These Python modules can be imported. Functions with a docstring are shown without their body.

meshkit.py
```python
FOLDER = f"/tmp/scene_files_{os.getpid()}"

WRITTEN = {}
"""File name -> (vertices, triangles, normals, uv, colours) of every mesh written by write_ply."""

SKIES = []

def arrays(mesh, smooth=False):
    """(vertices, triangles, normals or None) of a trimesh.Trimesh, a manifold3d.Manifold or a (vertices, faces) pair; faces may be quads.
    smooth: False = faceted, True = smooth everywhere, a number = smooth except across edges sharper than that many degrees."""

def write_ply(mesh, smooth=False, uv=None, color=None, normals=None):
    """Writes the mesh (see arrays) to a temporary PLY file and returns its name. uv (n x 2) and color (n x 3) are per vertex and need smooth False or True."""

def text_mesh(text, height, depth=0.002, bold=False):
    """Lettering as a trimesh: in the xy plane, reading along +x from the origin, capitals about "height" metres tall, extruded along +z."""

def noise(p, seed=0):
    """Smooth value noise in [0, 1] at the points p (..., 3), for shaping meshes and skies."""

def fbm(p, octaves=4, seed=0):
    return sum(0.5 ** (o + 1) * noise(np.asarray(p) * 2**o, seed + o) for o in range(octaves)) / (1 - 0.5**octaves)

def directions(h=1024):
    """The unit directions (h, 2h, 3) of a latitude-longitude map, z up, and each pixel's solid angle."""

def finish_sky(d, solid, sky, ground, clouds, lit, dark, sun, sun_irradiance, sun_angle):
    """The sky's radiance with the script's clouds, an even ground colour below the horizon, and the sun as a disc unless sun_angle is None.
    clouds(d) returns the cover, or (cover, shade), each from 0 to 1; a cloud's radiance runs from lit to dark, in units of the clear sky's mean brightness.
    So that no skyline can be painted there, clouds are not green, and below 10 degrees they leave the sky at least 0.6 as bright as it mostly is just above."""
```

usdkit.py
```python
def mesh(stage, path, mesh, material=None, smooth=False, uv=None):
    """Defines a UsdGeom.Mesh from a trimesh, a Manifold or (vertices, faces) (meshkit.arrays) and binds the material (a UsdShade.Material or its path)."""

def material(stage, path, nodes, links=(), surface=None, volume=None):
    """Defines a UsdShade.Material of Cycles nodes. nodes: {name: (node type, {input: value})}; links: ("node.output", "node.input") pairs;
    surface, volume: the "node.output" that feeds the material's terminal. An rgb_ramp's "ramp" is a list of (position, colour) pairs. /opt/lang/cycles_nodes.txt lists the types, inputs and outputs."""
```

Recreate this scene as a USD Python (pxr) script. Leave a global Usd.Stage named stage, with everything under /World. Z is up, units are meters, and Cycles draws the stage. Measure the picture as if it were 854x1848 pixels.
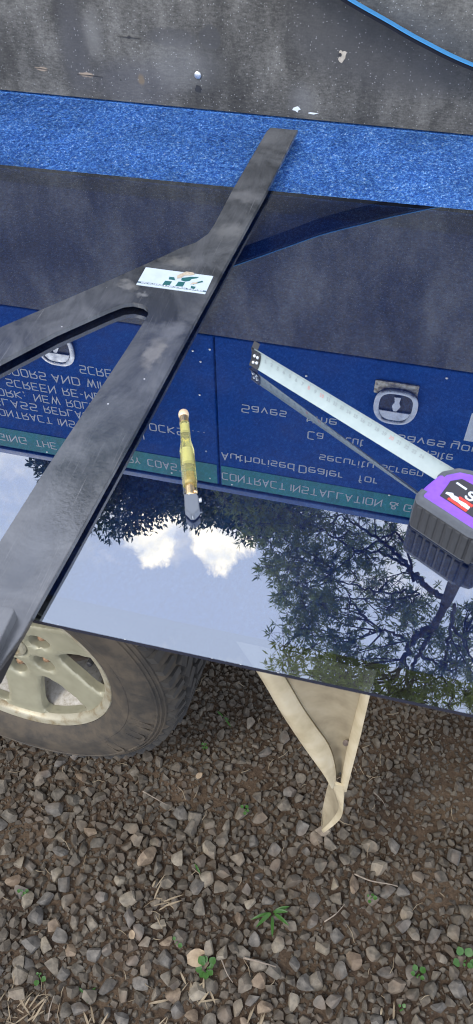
import math, random
import numpy as np, trimesh, manifold3d, shapely
from shapely.geometry import LineString, Polygon, Point, box as sbox
from shapely import affinity, union_all
import usdkit, meshkit
from pxr import Usd, UsdGeom, UsdLux, UsdShade, Gf, Sdf, Vt

stage = Usd.Stage.CreateInMemory()
UsdGeom.SetStageUpAxis(stage, 'Z'); UsdGeom.SetStageMetersPerUnit(stage, 1.0)
stage.SetDefaultPrim(UsdGeom.Xform.Define(stage, '/World').GetPrim())
UsdGeom.Scope.Define(stage, '/World/Looks')

# ------------------------------------------------------------------ camera
EXPOSURE = 0.45
CAM_POS = (0.0, 0.0, 1.6)
X_AXIS = np.array([0.9711, 0.2384, -0.0117])       # camera right
DOWN = np.array([0.1769, -0.7517, -0.6353])        # picture down
FWD = np.array([-0.1603, 0.6149, -0.7722])         # view direction
cam = UsdGeom.Camera.Define(stage, '/World/camera')
m = np.eye(4); m[0, :3] = X_AXIS; m[1, :3] = -DOWN; m[2, :3] = -FWD; m[3, :3] = CAM_POS
cam.AddTransformOp().Set(Gf.Matrix4d(*[float(v) for v in m.ravel()]))
cam.CreateHorizontalApertureAttr(16.0)
cam.CreateFocalLengthAttr(26.0)
cam.CreateClippingRangeAttr(Gf.Vec2f(0.02, 500.0))
cam.CreateFStopAttr(16.0); cam.CreateFocusDistanceAttr(1.7)
cam.CreateExposureAttr(EXPOSURE)

# ------------------------------------------------------------------ sky and sun
SUN_AZ, SUN_EL = math.radians(222.0), math.radians(50.0)    # azimuth from +y towards +x: behind the viewer, over the left shoulder
to_sun = np.array([math.sin(SUN_AZ) * math.cos(SUN_EL), math.cos(SUN_AZ) * math.cos(SUN_EL), math.sin(SUN_EL)])
SKY_STRENGTH, SUN_INTENSITY, SUN_ANGLE = 0.15, 0.40, 14.0

def mat(name, nodes, links=(), surface='p.BSDF', volume=None):
    return usdkit.material(stage, '/World/Looks/' + name, nodes, links, surface=surface, volume=volume)

def ramp(*stops): return ('rgb_ramp', {'ramp': list(stops)})

sky_nodes = {
    'tc': ('texture_coordinate', {}),
    'sky': ('sky_texture', {'sky_type': 'single_scattering', 'sun_disc': False, 'sun_elevation': SUN_EL, 'sun_rotation': SUN_AZ, 'altitude': 200.0, 'aerosol_density': 2.0}),
    'veil': ('mix_color', {'fac': 0.6, 'b': (11.2, 12.3, 15.4), 'use_clamp': False}),
    'n': ('noise_texture', {'scale': 5.0, 'detail': 9.0, 'roughness': 0.6}),
    # two small cumulus heads stand in the sky beyond the truck; elsewhere only thin scattered cloud
    'd1': ('vector_math', {'math_type': 'distance', 'vector2': (-0.262, 0.570, 0.779)}),
    'd2': ('vector_math', {'math_type': 'distance', 'vector2': (-0.178, 0.585, 0.792)}),
    'm1': ('map_range', {'from_min': 0.0, 'from_max': 0.080, 'to_min': 1.0, 'to_max': 0.0, 'clamp': True}),
    'm2': ('map_range', {'from_min': 0.0, 'from_max': 0.080, 'to_min': 1.0, 'to_max': 0.0, 'clamp': True}),
    'mx': ('math', {'math_type': 'maximum'}),
    'n2': ('noise_texture', {'scale': 21.0, 'detail': 9.0, 'roughness': 0.66, 'distortion': 0.4}),
    'ad': ('math', {'math_type': 'add'}),
    'cr': ('map_range', {'from_min': 0.90, 'from_max': 1.06, 'to_min': 0.0, 'to_max': 1.0, 'clamp': True}),
    'cs': ('map_range', {'from_min': 0.52, 'from_max': 0.70, 'to_min': 0.0, 'to_max': 0.5, 'clamp': True}),
    'cc': ('math', {'math_type': 'maximum'}),
    'cn': ('noise_texture', {'scale': 34.0, 'detail': 6.0}),
    'ccol': ramp((0.32, (13.0, 13.0, 13.6)), (0.46, (17.0, 15.8, 14.0)), (0.60, (24.0, 20.8, 16.2))),
    'mix': ('mix_color', {'use_clamp': False}),
    'bg': ('background_shader', {'strength': SKY_STRENGTH}),
}
sky_mat = mat('sky', sky_nodes, [
    ('tc.generated', 'n.vector'), ('tc.generated', 'n2.vector'), ('tc.generated', 'cn.vector'), ('tc.generated', 'd1.vector1'), ('tc.generated', 'd2.vector1'),
    ('d1.value', 'm1.value'), ('d2.value', 'm2.value'), ('m1.result', 'mx.value1'), ('m2.result', 'mx.value2'),
    ('mx.value', 'ad.value1'), ('n2.fac', 'ad.value2'), ('ad.value', 'cr.value'), ('n.fac', 'cs.value'),
    ('cr.result', 'cc.value1'), ('cs.result', 'cc.value2'), ('cn.fac', 'ccol.fac'),
    ('sky.color', 'veil.a'), ('veil.result', 'mix.a'), ('ccol.color', 'mix.b'), ('cc.value', 'mix.fac'), ('mix.result', 'bg.color')], surface='bg.background')
dome = UsdLux.DomeLight.Define(stage, '/World/sky')
UsdShade.MaterialBindingAPI.Apply(dome.GetPrim()).Bind(sky_mat)
dome.GetPrim().SetCustomDataByKey('kind', 'structure')
sun = UsdLux.DistantLight.Define(stage, '/World/sun')
sun.CreateIntensityAttr(SUN_INTENSITY); sun.CreateAngleAttr(SUN_ANGLE); sun.CreateNormalizeAttr(True); sun.CreateColorAttr(Gf.Vec3f(1.0, 0.95, 0.87))
zz = to_sun; xx = np.cross([0, 0, 1.0], zz); xx /= np.linalg.norm(xx); yy = np.cross(zz, xx)
mm = np.eye(4); mm[0, :3] = xx; mm[1, :3] = yy; mm[2, :3] = zz
sun.AddTransformOp().Set(Gf.Matrix4d(*[float(v) for v in mm.ravel()]))

# ------------------------------------------------------------------ helpers
taken = {}
def numbered(parent, name):
    k = (parent, name); n = taken.get(k, -1) + 1; taken[k] = n
    return parent + '/' + (name if n == 0 else '%s_%03d' % (name, n))

def tag(p, label=None, cat=None, group=None, kind=None):
    for k, v in (('label', label), ('category', cat), ('group', group), ('kind', kind)):
        if v: p.SetCustomDataByKey(k, v)
    return p

def pathof(o):
    return '/World' if o is None else (o if isinstance(o, str) else str(o.GetPath()))

def obj(name, mesh, material, parent=None, smooth=30):
    return usdkit.mesh(stage, numbered(pathof(parent), name), mesh, material, smooth=smooth).GetPrim()

def node(name, parent=None, loc=None, mtx=None):
    x = UsdGeom.Xform.Define(stage, numbered(pathof(parent), name))
    if loc is not None: x.AddTranslateOp().Set(Gf.Vec3d(*map(float, loc)))
    if mtx is not None: x.AddTransformOp().Set(Gf.Matrix4d(*[float(v) for v in np.asarray(mtx).T.ravel()]))
    return x.GetPrim()

def cat(*ms): return trimesh.util.concatenate([t for t in ms if t is not None])

def bx(x0, x1, y0, y1, z0, z1, r=0.0):
    if r <= 0:
        b = trimesh.creation.box((x1 - x0, y1 - y0, z1 - z0)); b.apply_translation(((x0 + x1) / 2, (y0 + y1) / 2, (z0 + z1) / 2)); return b
    s = [manifold3d.Manifold.sphere(r, 12).translate((x, y, z)) for x in (x0 + r, x1 - r) for y in (y0 + r, y1 - r) for z in (z0 + r, z1 - r)]
    return man(manifold3d.Manifold.batch_hull(s))

def man(mf):
    k = mf.to_mesh(); return trimesh.Trimesh(k.vert_properties[:, :3], k.tri_verts, process=False)

def ext(poly, h, z=0.0):
    gs = [g for g in getattr(poly, 'geoms', [poly]) if g.area > 0]
    t = cat(*[trimesh.creation.extrude_polygon(g, h, engine='earcut') for g in gs]); t.apply_translation((0, 0, z)); return t

def bevel_ext(poly, h, b=0.001, z=0.0):
    """A plate with a chamfered top edge."""
    top = poly.buffer(-b)
    def cs(p): 
        gs = getattr(p, 'geoms', [p]); c = []
        for g in gs:
            c.append(np.array(g.exterior.coords)[:-1]); c += [np.array(i.coords)[:-1] for i in g.interiors]
        return manifold3d.CrossSection(c, manifold3d.FillRule.EvenOdd)
    n = 3 if b < 0.0013 else 10; out = manifold3d.Manifold.extrude(cs(poly), h - b)
    for i in range(n):
        f = math.sin(math.pi / 2 * (i + 1) / n); g = 1 - math.cos(math.pi / 2 * (i + 1) / n)
        out = out + manifold3d.Manifold.extrude(cs(poly.buffer(-b * g)), (h - b) + b * f)
    t = man(out); t.apply_translation((0, 0, z)); return t

def tube(pts, radii, sides=8, cap=True):
    p = np.asarray(pts, float); n = len(p); radii = np.broadcast_to(np.asarray(radii, float), (n,))
    t = np.gradient(p, axis=0); t /= np.linalg.norm(t, axis=1, keepdims=True) + 1e-12
    ref = np.array([0.31, 0.87, 0.38]) if abs(t[0] @ [0.31, 0.87, 0.38]) < 0.9 else np.array([1.0, 0, 0])
    a = np.cross(t, ref); a /= np.linalg.norm(a, axis=1, keepdims=True); b = np.cross(t, a)
    ang = np.arange(sides) * 2 * np.pi / sides
    v = p[:, None] + radii[:, None, None] * (np.cos(ang)[None, :, None] * a[:, None] + np.sin(ang)[None, :, None] * b[:, None])
    i, j = np.meshgrid(np.arange(n - 1), np.arange(sides), indexing='ij')
    q = np.stack([i * sides + j, i * sides + (j + 1) % sides, (i + 1) * sides + (j + 1) % sides, (i + 1) * sides + j], -1).reshape(-1, 4)
    f = np.vstack([q[:, [0, 1, 2]], q[:, [0, 2, 3]]]); v = v.reshape(-1, 3)
    if cap:
        v = np.vstack([v, p[0], p[-1]]); k = len(v)
        f = np.vstack([f, [[k - 2, (s + 1) % sides, s] for s in range(sides)], [[k - 1, (n - 1) * sides + s, (n - 1) * sides + (s + 1) % sides] for s in range(sides)]])
    return trimesh.Trimesh(v, f, process=False)

def smoothline(pts, n=6):
    """Catmull-Rom through the points."""
    p = np.asarray(pts, float); q = np.vstack([2 * p[0] - p[1], p, 2 * p[-1] - p[-2]]); out = []
    for i in range(1, len(q) - 2):
        for t in np.linspace(0, 1, n, endpoint=False):
            out.append(0.5 * (2 * q[i] + (q[i + 1] - q[i - 1]) * t + (2 * q[i - 1] - 5 * q[i] + 4 * q[i + 1] - q[i + 2]) * t * t + (3 * q[i] - q[i - 1] - 3 * q[i + 1] + q[i + 2]) * t ** 3))
    out.append(p[-1]); return np.array(out)

def lathe(profile, sides=64):
    """profile: (radius, height) pairs, spun about z; closed when first == last."""
    pr = np.asarray(profile, float); ang = np.arange(sides) * 2 * np.pi / sides; n = len(pr)
    v = np.stack([pr[:, None, 0] * np.cos(ang), pr[:, None, 0] * np.sin(ang), np.broadcast_to(pr[:, None, 1], (n, sides))], -1).reshape(-1, 3)
    i, j = np.meshgrid(np.arange(n - 1), np.arange(sides), indexing='ij')
    q = np.stack([i * sides + j, i * sides + (j + 1) % sides, (i + 1) * sides + (j + 1) % sides, (i + 1) * sides + j], -1).reshape(-1, 4)
    return trimesh.Trimesh(v, np.vstack([q[:, [0, 1, 2]], q[:, [0, 2, 3]]]), process=False)

def grid_mesh(P):
    """P: (n, m, 3) points of a sheet."""
    n, k = P.shape[:2]; i, j = np.meshgrid(np.arange(n - 1), np.arange(k - 1), indexing='ij'); a = i * k + j
    q = np.stack([a, a + 1, a + k + 1, a + k], -1).reshape(-1, 4)
    return trimesh.Trimesh(P.reshape(-1, 3), np.vstack([q[:, [0, 1, 2]], q[:, [0, 2, 3]]]), process=False)

def slab(P, off):
    """A sheet given thickness along the vector(s) off, closed round its rim."""
    n, k = P.shape[:2]; Q = P + off; a, b = grid_mesh(P), grid_mesh(Q)
    rim = [(i, 0) for i in range(n)] + [(n - 1, j) for j in range(1, k)] + [(i, k - 1) for i in range(n - 2, -1, -1)] + [(0, j) for j in range(k - 2, 0, -1)]
    id_ = [i * k + j for i, j in rim]; N = n * k; f = []
    for s in range(len(id_)):
        u, w = id_[s], id_[(s + 1) % len(id_)]; f += [[u, w, w + N], [u, w + N, u + N]]
    v = np.vstack([a.vertices, b.vertices]); F = np.vstack([a.faces[:, ::-1], b.faces + N, f])
    t = trimesh.Trimesh(v, F, process=False); trimesh.repair.fix_normals(t); return t

# ------------------------------------------------------------------ materials
def plain(name, col, rough=0.5, metal=0.0, spec=0.5, **kw):
    return mat(name, {'p': ('principled_bsdf', {'base_color': col, 'roughness': rough, 'metallic': metal, 'specular_ior_level': spec, **kw})})

def noisy(name, scale, stops, rough=(0.5, 0.7), metal=0.0, bump=0.0, bscale=None, stretch=(1, 1, 1), detail=8.0, spec=0.5, nrough=0.6, island=0.0, dist=0.001, **kw):
    nd = {'g': ('geometry', {}), 'mp': ('mapping', {'scale': stretch}), 'n': ('noise_texture', {'scale': scale, 'detail': detail, 'roughness': nrough}),
          'r': ramp(*stops), 'rr': ('map_range', {'from_min': 0.3, 'from_max': 0.7, 'to_min': rough[0], 'to_max': rough[1], 'clamp': True}),
          'p': ('principled_bsdf', {'metallic': metal, 'specular_ior_level': spec, **kw})}
    lk = [('g.position', 'mp.vector'), ('mp.vector', 'n.vector'), ('n.fac', 'r.fac'), ('n.fac', 'rr.value'), ('rr.result', 'p.roughness')]
    if island:
        nd['h'] = ('hsv', {}); nd['ih'] = ('map_range', {'from_min': 0.0, 'from_max': 1.0, 'to_min': 1 - island, 'to_max': 1 + island})
        lk += [('g.random_per_island', 'ih.value'), ('ih.result', 'h.value'), ('r.color', 'h.color'), ('h.color', 'p.base_color')]
    else: lk.append(('r.color', 'p.base_color'))
    if bump:
        nd['bn'] = ('noise_texture', {'scale': bscale or scale * 3, 'detail': 6.0}); nd['b'] = ('bump', {'strength': bump, 'distance': dist})
        lk += [('mp.vector', 'bn.vector'), ('bn.fac', 'b.height'), ('b.normal', 'p.normal')]
    return mat(name, nd, lk)

def spots(nd, lk, col_out, items, prefix):
    """Stains that lie on a surface: each item = (centre, scale xyz, inner, outer, colour, strength)."""
    for i, (c, s, r0, r1, col, st) in enumerate(items):
        a = prefix + str(i)
        nd[a + 's'] = ('vector_math', {'math_type': 'subtract', 'vector2': c}); nd[a + 'm'] = ('vector_math', {'math_type': 'multiply', 'vector2': s})
        nd[a + 'l'] = ('vector_math', {'math_type': 'length'}); nd[a + 'r'] = ('map_range', {'from_min': r0, 'from_max': r1, 'to_min': st, 'to_max': 0.0, 'clamp': True, 'range_type': 'smoothstep'})
        nd[a + 'x'] = ('mix_color', {'b': col})
        lk += [('warp.vector', a + 's.vector1'), (a + 's.vector', a + 'm.vector1'), (a + 'm.vector', a + 'l.vector1'), (a + 'l.value', a + 'r.value'), (a + 'r.result', a + 'x.fac'), (col_out, a + 'x.a')]
        col_out = a + 'x.result'
    return col_out

def warped(nd, lk, scale, amount):
    nd['g'] = ('geometry', {}); nd['wn'] = ('noise_texture', {'scale': scale, 'detail': 5.0}); nd['wc'] = ('vector_math', {'math_type': 'subtract', 'vector2': (0.5, 0.5, 0.5)})
    nd['wsc'] = ('vector_math', {'math_type': 'scale', 'scale': amount}); nd['warp'] = ('vector_math', {'math_type': 'add'})
    lk += [('g.position', 'wn.vector'), ('wn.color', 'wc.vector1'), ('wc.vector', 'wsc.vector1'), ('g.position', 'warp.vector1'), ('wsc.vector', 'warp.vector2')]

# weathered plywood: grey, fine grain along x, broad dark and pale patches, scattered fine pale specks
nd = {'mp': ('mapping', {'scale': (45, 1, 120)}), 'gn': ('noise_texture', {'scale': 2.6, 'detail': 8.0, 'roughness': 0.65}),
      'mp2': ('mapping', {'scale': (1.0, 1, 0.42)}), 'bn': ('noise_texture', {'scale': 11.0, 'detail': 7.0, 'roughness': 0.62}),
      'mp3': ('mapping', {'scale': (520, 1, 420)}), 'fn': ('noise_texture', {'scale': 1.0, 'detail': 3.0}),
      'r1': ramp((0.36, (0.028, 0.027, 0.025)), (0.46, (0.058, 0.056, 0.050)), (0.54, (0.108, 0.104, 0.092)), (0.66, (0.20, 0.192, 0.172))),
      'a1': ('math', {'math_type': 'multiply_add', 'value2': 0.56}), 'a2': ('math', {'math_type': 'multiply_add', 'value2': 0.28}), 'a3': ('math', {'math_type': 'multiply', 'value2': 0.16}),
      'v': ('voronoi_texture', {'scale': 210.0}), 'vr': ('map_range', {'from_min': 0.10, 'from_max': 0.20, 'to_min': 1.0, 'to_max': 0.0, 'clamp': True}),
      'vs': ('separate_color', {}), 'vg': ('math', {'math_type': 'greater_than', 'value2': 0.55}), 'vm': ('math', {'math_type': 'multiply'}), 'vmx': ('mix_color', {'b': (0.33, 0.33, 0.32)}),
      'b': ('bump', {'strength': 0.5, 'distance': 0.0012}), 'p': ('principled_bsdf', {'roughness': 0.72, 'specular_ior_level': 0.3})}
lk = []
warped(nd, lk, 60.0, 0.012)
lk += [('g.position', 'mp.vector'), ('mp.vector', 'gn.vector'), ('g.position', 'mp2.vector'), ('mp2.vector', 'bn.vector'), ('g.position', 'mp3.vector'), ('mp3.vector', 'fn.vector'),
       ('fn.fac', 'a3.value1'), ('gn.fac', 'a2.value1'), ('a3.value', 'a2.value3'), ('bn.fac', 'a1.value1'), ('a2.value', 'a1.value3'), ('a1.value', 'r1.fac')]
c = spots(nd, lk, 'r1.color', [
    ((-0.400, 1.412, 1.099), (1, 0, 1), 0.017, 0.021, (0.055, 0.055, 0.055), 0.75),
    ((-0.470, 1.412, 1.094), (0.55, 0, 1.6), 0.018, 0.030, (0.06, 0.06, 0.06), 0.7),
    ((-0.655, 1.412, 1.06), (1, 0, 0.3), 0.012, 0.04, (0.075, 0.075, 0.078), 0.6),
    ((-0.55, 1.412, 1.01), (0.5, 0, 1), 0.02, 0.06, (0.07, 0.07, 0.075), 0.6),
    ((-0.45, 1.412, 1.05), (0.6, 0, 1), 0.01, 0.06, (0.19, 0.19, 0.185), 0.40),
    ((-0.615, 1.412, 1.09), (1.3, 0, 0.6), 0.005, 0.035, (0.22, 0.215, 0.20), 0.45),
    ((-0.728, 1.412, 1.024), (0.8, 0, 2.4), 0.006, 0.012, (0.34, 0.265, 0.19), 0.8),
    ((-0.640, 1.412, 1.020), (0.8, 0, 2.4), 0.006, 0.013, (0.34, 0.265, 0.19), 0.8),
    ((-0.533, 1.412, 1.021), (1.2, 0, 0.8), 0.004, 0.010, (0.16, 0.12, 0.075), 0.75),
    ((-0.09, 1.412, 1.10), (0.45, 0, 1.0), 0.03, 0.09, (0.055, 0.055, 0.056), 0.7),
    ((-0.20, 1.412, 1.13), (0.7, 0, 0.8), 0.02, 0.07, (0.06, 0.06, 0.06), 0.6),
    ((-0.02, 1.412, 1.06), (0.5, 0, 1.2), 0.01, 0.05, (0.06, 0.06, 0.06), 0.6),
    ((-0.235, 1.412, 1.01), (0.9, 0, 0.7), 0.005, 0.03, (0.19, 0.19, 0.185), 0.4),
], 'k')
lk += [('g.position', 'v.vector'), ('v.distance', 'vr.value'), ('v.color', 'vs.color'), ('vs.r', 'vg.value1'), ('vr.result', 'vm.value1'), ('vg.value', 'vm.value2'), ('vm.value', 'vmx.fac'),
       (c, 'vmx.a'), ('vmx.result', 'p.base_color'), ('gn.fac', 'b.height'), ('b.normal', 'p.normal')]
M_PLY = mat('weathered_plywood', nd, lk)
M_PLYEDGE = plain('plywood_edge', (0.03, 0.028, 0.026), 0.9)

# carpet
CARPET = [(0.0, (0.03, 0.11, 0.40)), (0.3, (0.08, 0.26, 0.66)), (0.65, (0.17, 0.42, 0.82)), (0.85, (0.32, 0.55, 0.86)), (1.0, (0.74, 0.85, 0.96))]
M_CARPET = noisy('blue_carpet', 330.0, [(0.28, (0.016, 0.060, 0.26)), (0.5, (0.042, 0.17, 0.56)), (0.62, (0.11, 0.32, 0.74)), (0.75, (0.38, 0.60, 0.86))], (0.85, 0.95), bump=0.9, bscale=600, stretch=(1.0, 0.7, 1), spec=0.2, dist=0.003)
M_PILE = mat('carpet_pile', {'g': ('geometry', {}), 'r': ramp(*CARPET), 'n': ('noise_texture', {'scale': 9.0, 'detail': 4.0}), 'nr': ('map_range', {'from_min': 0.3, 'from_max': 0.7, 'to_min': 0.60, 'to_max': 1.0}),
    'n3': ('noise_texture', {'scale': 230.0, 'detail': 3.0, 'roughness': 0.75}), 'n3r': ('map_range', {'from_min': 0.38, 'from_max': 0.64, 'to_min': -0.35, 'to_max': 0.85}), 'ri': ('math', {'math_type': 'multiply', 'value2': 0.5}), 'ad': ('math', {'math_type': 'add', 'use_clamp': True}),
    'h': ('hsv', {}), 'p': ('principled_bsdf', {'roughness': 0.6, 'specular_ior_level': 0.3})},
    [('g.random_per_island', 'ri.value1'), ('ri.value', 'ad.value1'), ('g.position', 'n3.vector'), ('n3.fac', 'n3r.value'), ('n3r.result', 'ad.value2'), ('ad.value', 'r.fac'), ('g.position', 'n.vector'), ('n.fac', 'nr.value'), ('nr.result', 'h.value'), ('r.color', 'h.color'), ('h.color', 'p.base_color')])

# tinted glass: one mirror-like upper face over a grey-tinted body; sunlight passes
TINT, REFL0 = (0.15, 0.19, 0.255), 0.31
M_GLASS = mat('tinted_glass', {
    'g': ('geometry', {}), 'dt': ('vector_math', {'math_type': 'dot_product'}), 'ab': ('math', {'math_type': 'absolute'}), 'om': ('math', {'math_type': 'subtract', 'value1': 1.0}),
    'pw': ('math', {'math_type': 'power', 'value2': 5.0}), 'f': ('math', {'math_type': 'multiply_add', 'value2': 1.0 - REFL0, 'value3': REFL0}),
    'sp': ('separate_xyz', {}), 'gt': ('math', {'math_type': 'greater_than', 'value2': 0.5}), 'nb': ('math', {'math_type': 'subtract', 'value1': 1.0}), 'mk': ('math', {'math_type': 'multiply'}), 'fm': ('math', {'math_type': 'multiply'}),
    'az': ('math', {'math_type': 'absolute'}), 'sd': ('math', {'math_type': 'less_than', 'value2': 0.5}),
    't': ('transparent_bsdf', {'color': tuple(math.sqrt(v) for v in TINT)}), 'gl': ('glossy_bsdf', {'roughness': 0.0, 'color': (0.88, 0.94, 1.0)}), 'mx': ('mix_closure', {}),
    'du': ('noise_texture', {'scale': 6.0, 'detail': 6.0, 'roughness': 0.65}), 'dr': ('map_range', {'from_min': 0.42, 'from_max': 0.75, 'to_min': 0.0, 'to_max': 0.006, 'clamp': True}), 'dm': ('math', {'math_type': 'multiply'}),
    'di': ('diffuse_bsdf', {'color': (0.5, 0.5, 0.5)}), 'mx2': ('mix_closure', {}),
    'eg': ('principled_bsdf', {'base_color': (0.012, 0.014, 0.022), 'roughness': 0.12}), 'mx3': ('mix_closure', {})},
    [('g.incoming', 'dt.vector1'), ('g.normal', 'dt.vector2'), ('dt.value', 'ab.value1'), ('ab.value', 'om.value2'), ('om.value', 'pw.value1'), ('pw.value', 'f.value1'),
     ('g.true_normal', 'sp.vector'), ('sp.z', 'gt.value1'), ('g.backfacing', 'nb.value2'), ('gt.value', 'mk.value1'), ('nb.value', 'mk.value2'), ('f.value', 'fm.value1'), ('mk.value', 'fm.value2'),
     ('fm.value', 'mx.fac'), ('t.BSDF', 'mx.closure1'), ('gl.BSDF', 'mx.closure2'),
     ('g.position', 'du.vector'), ('du.fac', 'dr.value'), ('dr.result', 'dm.value1'), ('mk.value', 'dm.value2'), ('dm.value', 'mx2.fac'), ('mx.closure', 'mx2.closure1'), ('di.BSDF', 'mx2.closure2'),
     ('sp.z', 'az.value1'), ('az.value', 'sd.value1'), ('sd.value', 'mx3.fac'), ('mx2.closure', 'mx3.closure1'), ('eg.BSDF', 'mx3.closure2')], surface='mx3.closure')

# the square: dark laminate, scuffed, dusty
nd = {'mp': ('mapping', {'scale': (16, 6, 1)}), 'n': ('noise_texture', {'scale': 1.0, 'detail': 8.0, 'roughness': 0.6, 'distortion': 0.6}), 'r': ramp((0.34, (0.008, 0.009, 0.010)), (0.52, (0.014, 0.015, 0.016)), (0.66, (0.030, 0.031, 0.032)), (0.82, (0.085, 0.082, 0.078))),
      'fn': ('noise_texture', {'scale': 240.0, 'detail': 4.0}), 'rr': ('map_range', {'from_min': 0.35, 'from_max': 0.65, 'to_min': 0.15, 'to_max': 0.32, 'clamp': True}),
      'vo': ('voronoi_texture', {'scale': 75.0}), 'vr': ('map_range', {'from_min': 0.05, 'from_max': 0.10, 'to_min': 1.0, 'to_max': 0.0, 'clamp': True}), 'vs': ('separate_color', {}), 'vg': ('math', {'math_type': 'greater_than', 'value2': 0.94}), 'vm': ('math', {'math_type': 'multiply'}), 'vx': ('mix_color', {'b': (0.5, 0.5, 0.5)}),
      'b': ('bump', {'strength': 0.25, 'distance': 0.0006}), 'p': ('principled_bsdf', {'specular_ior_level': 1.0, 'ior': 1.65})}
lk = []
nd.update({'sm': ('mapping', {'scale': (420, 7, 1), 'rotation': (0, 0, -0.05)}), 'sn': ('noise_texture', {'scale': 1.0, 'detail': 4.0, 'roughness': 0.7}), 'sr': ('map_range', {'from_min': 0.60, 'from_max': 0.74, 'to_min': 0.0, 'to_max': 0.55, 'clamp': True}), 'sx': ('mix_color', {'b': (0.16, 0.16, 0.16)}),
 'dn': ('noise_texture', {'scale': 13.0, 'detail': 8.0, 'roughness': 0.65, 'distortion': 0.8}), 'dr': ('map_range', {'from_min': 0.40, 'from_max': 0.68, 'to_min': 0.0, 'to_max': 0.5, 'clamp': True}), 'dx': ('mix_color', {'b': (0.125, 0.128, 0.13)})})
lk += [('g.position', 'sm.vector'), ('sm.vector', 'sn.vector'), ('sn.fac', 'sr.value'), ('sr.result', 'sx.fac'), ('g.position', 'dn.vector'), ('dn.fac', 'dr.value'), ('dr.result', 'dx.fac'), ('r.color', 'dx.a'), ('dx.result', 'sx.a')]
warped(nd, lk, 70.0, 0.034)
lk += [('g.position', 'mp.vector'), ('mp.vector', 'n.vector'), ('n.fac', 'r.fac'), ('n.fac', 'rr.value'), ('rr.result', 'p.roughness'), ('g.position', 'fn.vector'), ('fn.fac', 'b.height'), ('b.normal', 'p.normal')]
c = spots(nd, lk, 'sx.result', [
    ((-0.283, 0.70, 0.998), (1.6, 0.6, 0), 0.004, 0.026, (0.19, 0.18, 0.16), 0.6),
    ((-0.275, 0.75, 0.998), (1.2, 1.0, 0), 0.002, 0.024, (0.13, 0.13, 0.13), 0.5),
    ((-0.27, 0.82, 0.998), (1.2, 0.8, 0), 0.002, 0.030, (0.022, 0.024, 0.027), 0.8),
    ((-0.335, 0.815, 0.998), (1.0, 1.0, 0), 0.002, 0.010, (0.22, 0.22, 0.21), 0.5),
    ((-0.26, 0.99, 0.998), (1.0, 0.9, 0), 0.004, 0.030, (0.14, 0.14, 0.135), 0.6),
    ((-0.26, 1.09, 0.998), (0.8, 1.2, 0), 0.004, 0.030, (0.12, 0.12, 0.12), 0.6),
    ((-0.255, 1.17, 0.998), (0.7, 0.9, 0), 0.004, 0.028, (0.018, 0.019, 0.02), 0.7),
    ((-0.31, 0.895, 0.998), (0.8, 1.4, 0), 0.003, 0.026, (0.16, 0.155, 0.14), 0.5),
    ((-0.36, 0.83, 0.998), (0.9, 1.4, 0), 0.003, 0.018, (0.20, 0.195, 0.18), 0.5)], 'k')
lk += [('g.position', 'vo.vector'), ('vo.distance', 'vr.value'), ('vo.color', 'vs.color'), ('vs.r', 'vg.value1'), ('vr.result', 'vm.value1'), ('vg.value', 'vm.value2'), ('vm.value', 'vx.fac'), (c, 'vx.a'), ('vx.result', 'p.base_color')]
M_SQUARE = mat('scuffed_black_laminate', nd, lk)
M_SQEDGE = plain('laminate_edge', (0.010, 0.010, 0.011), 0.5)

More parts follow.
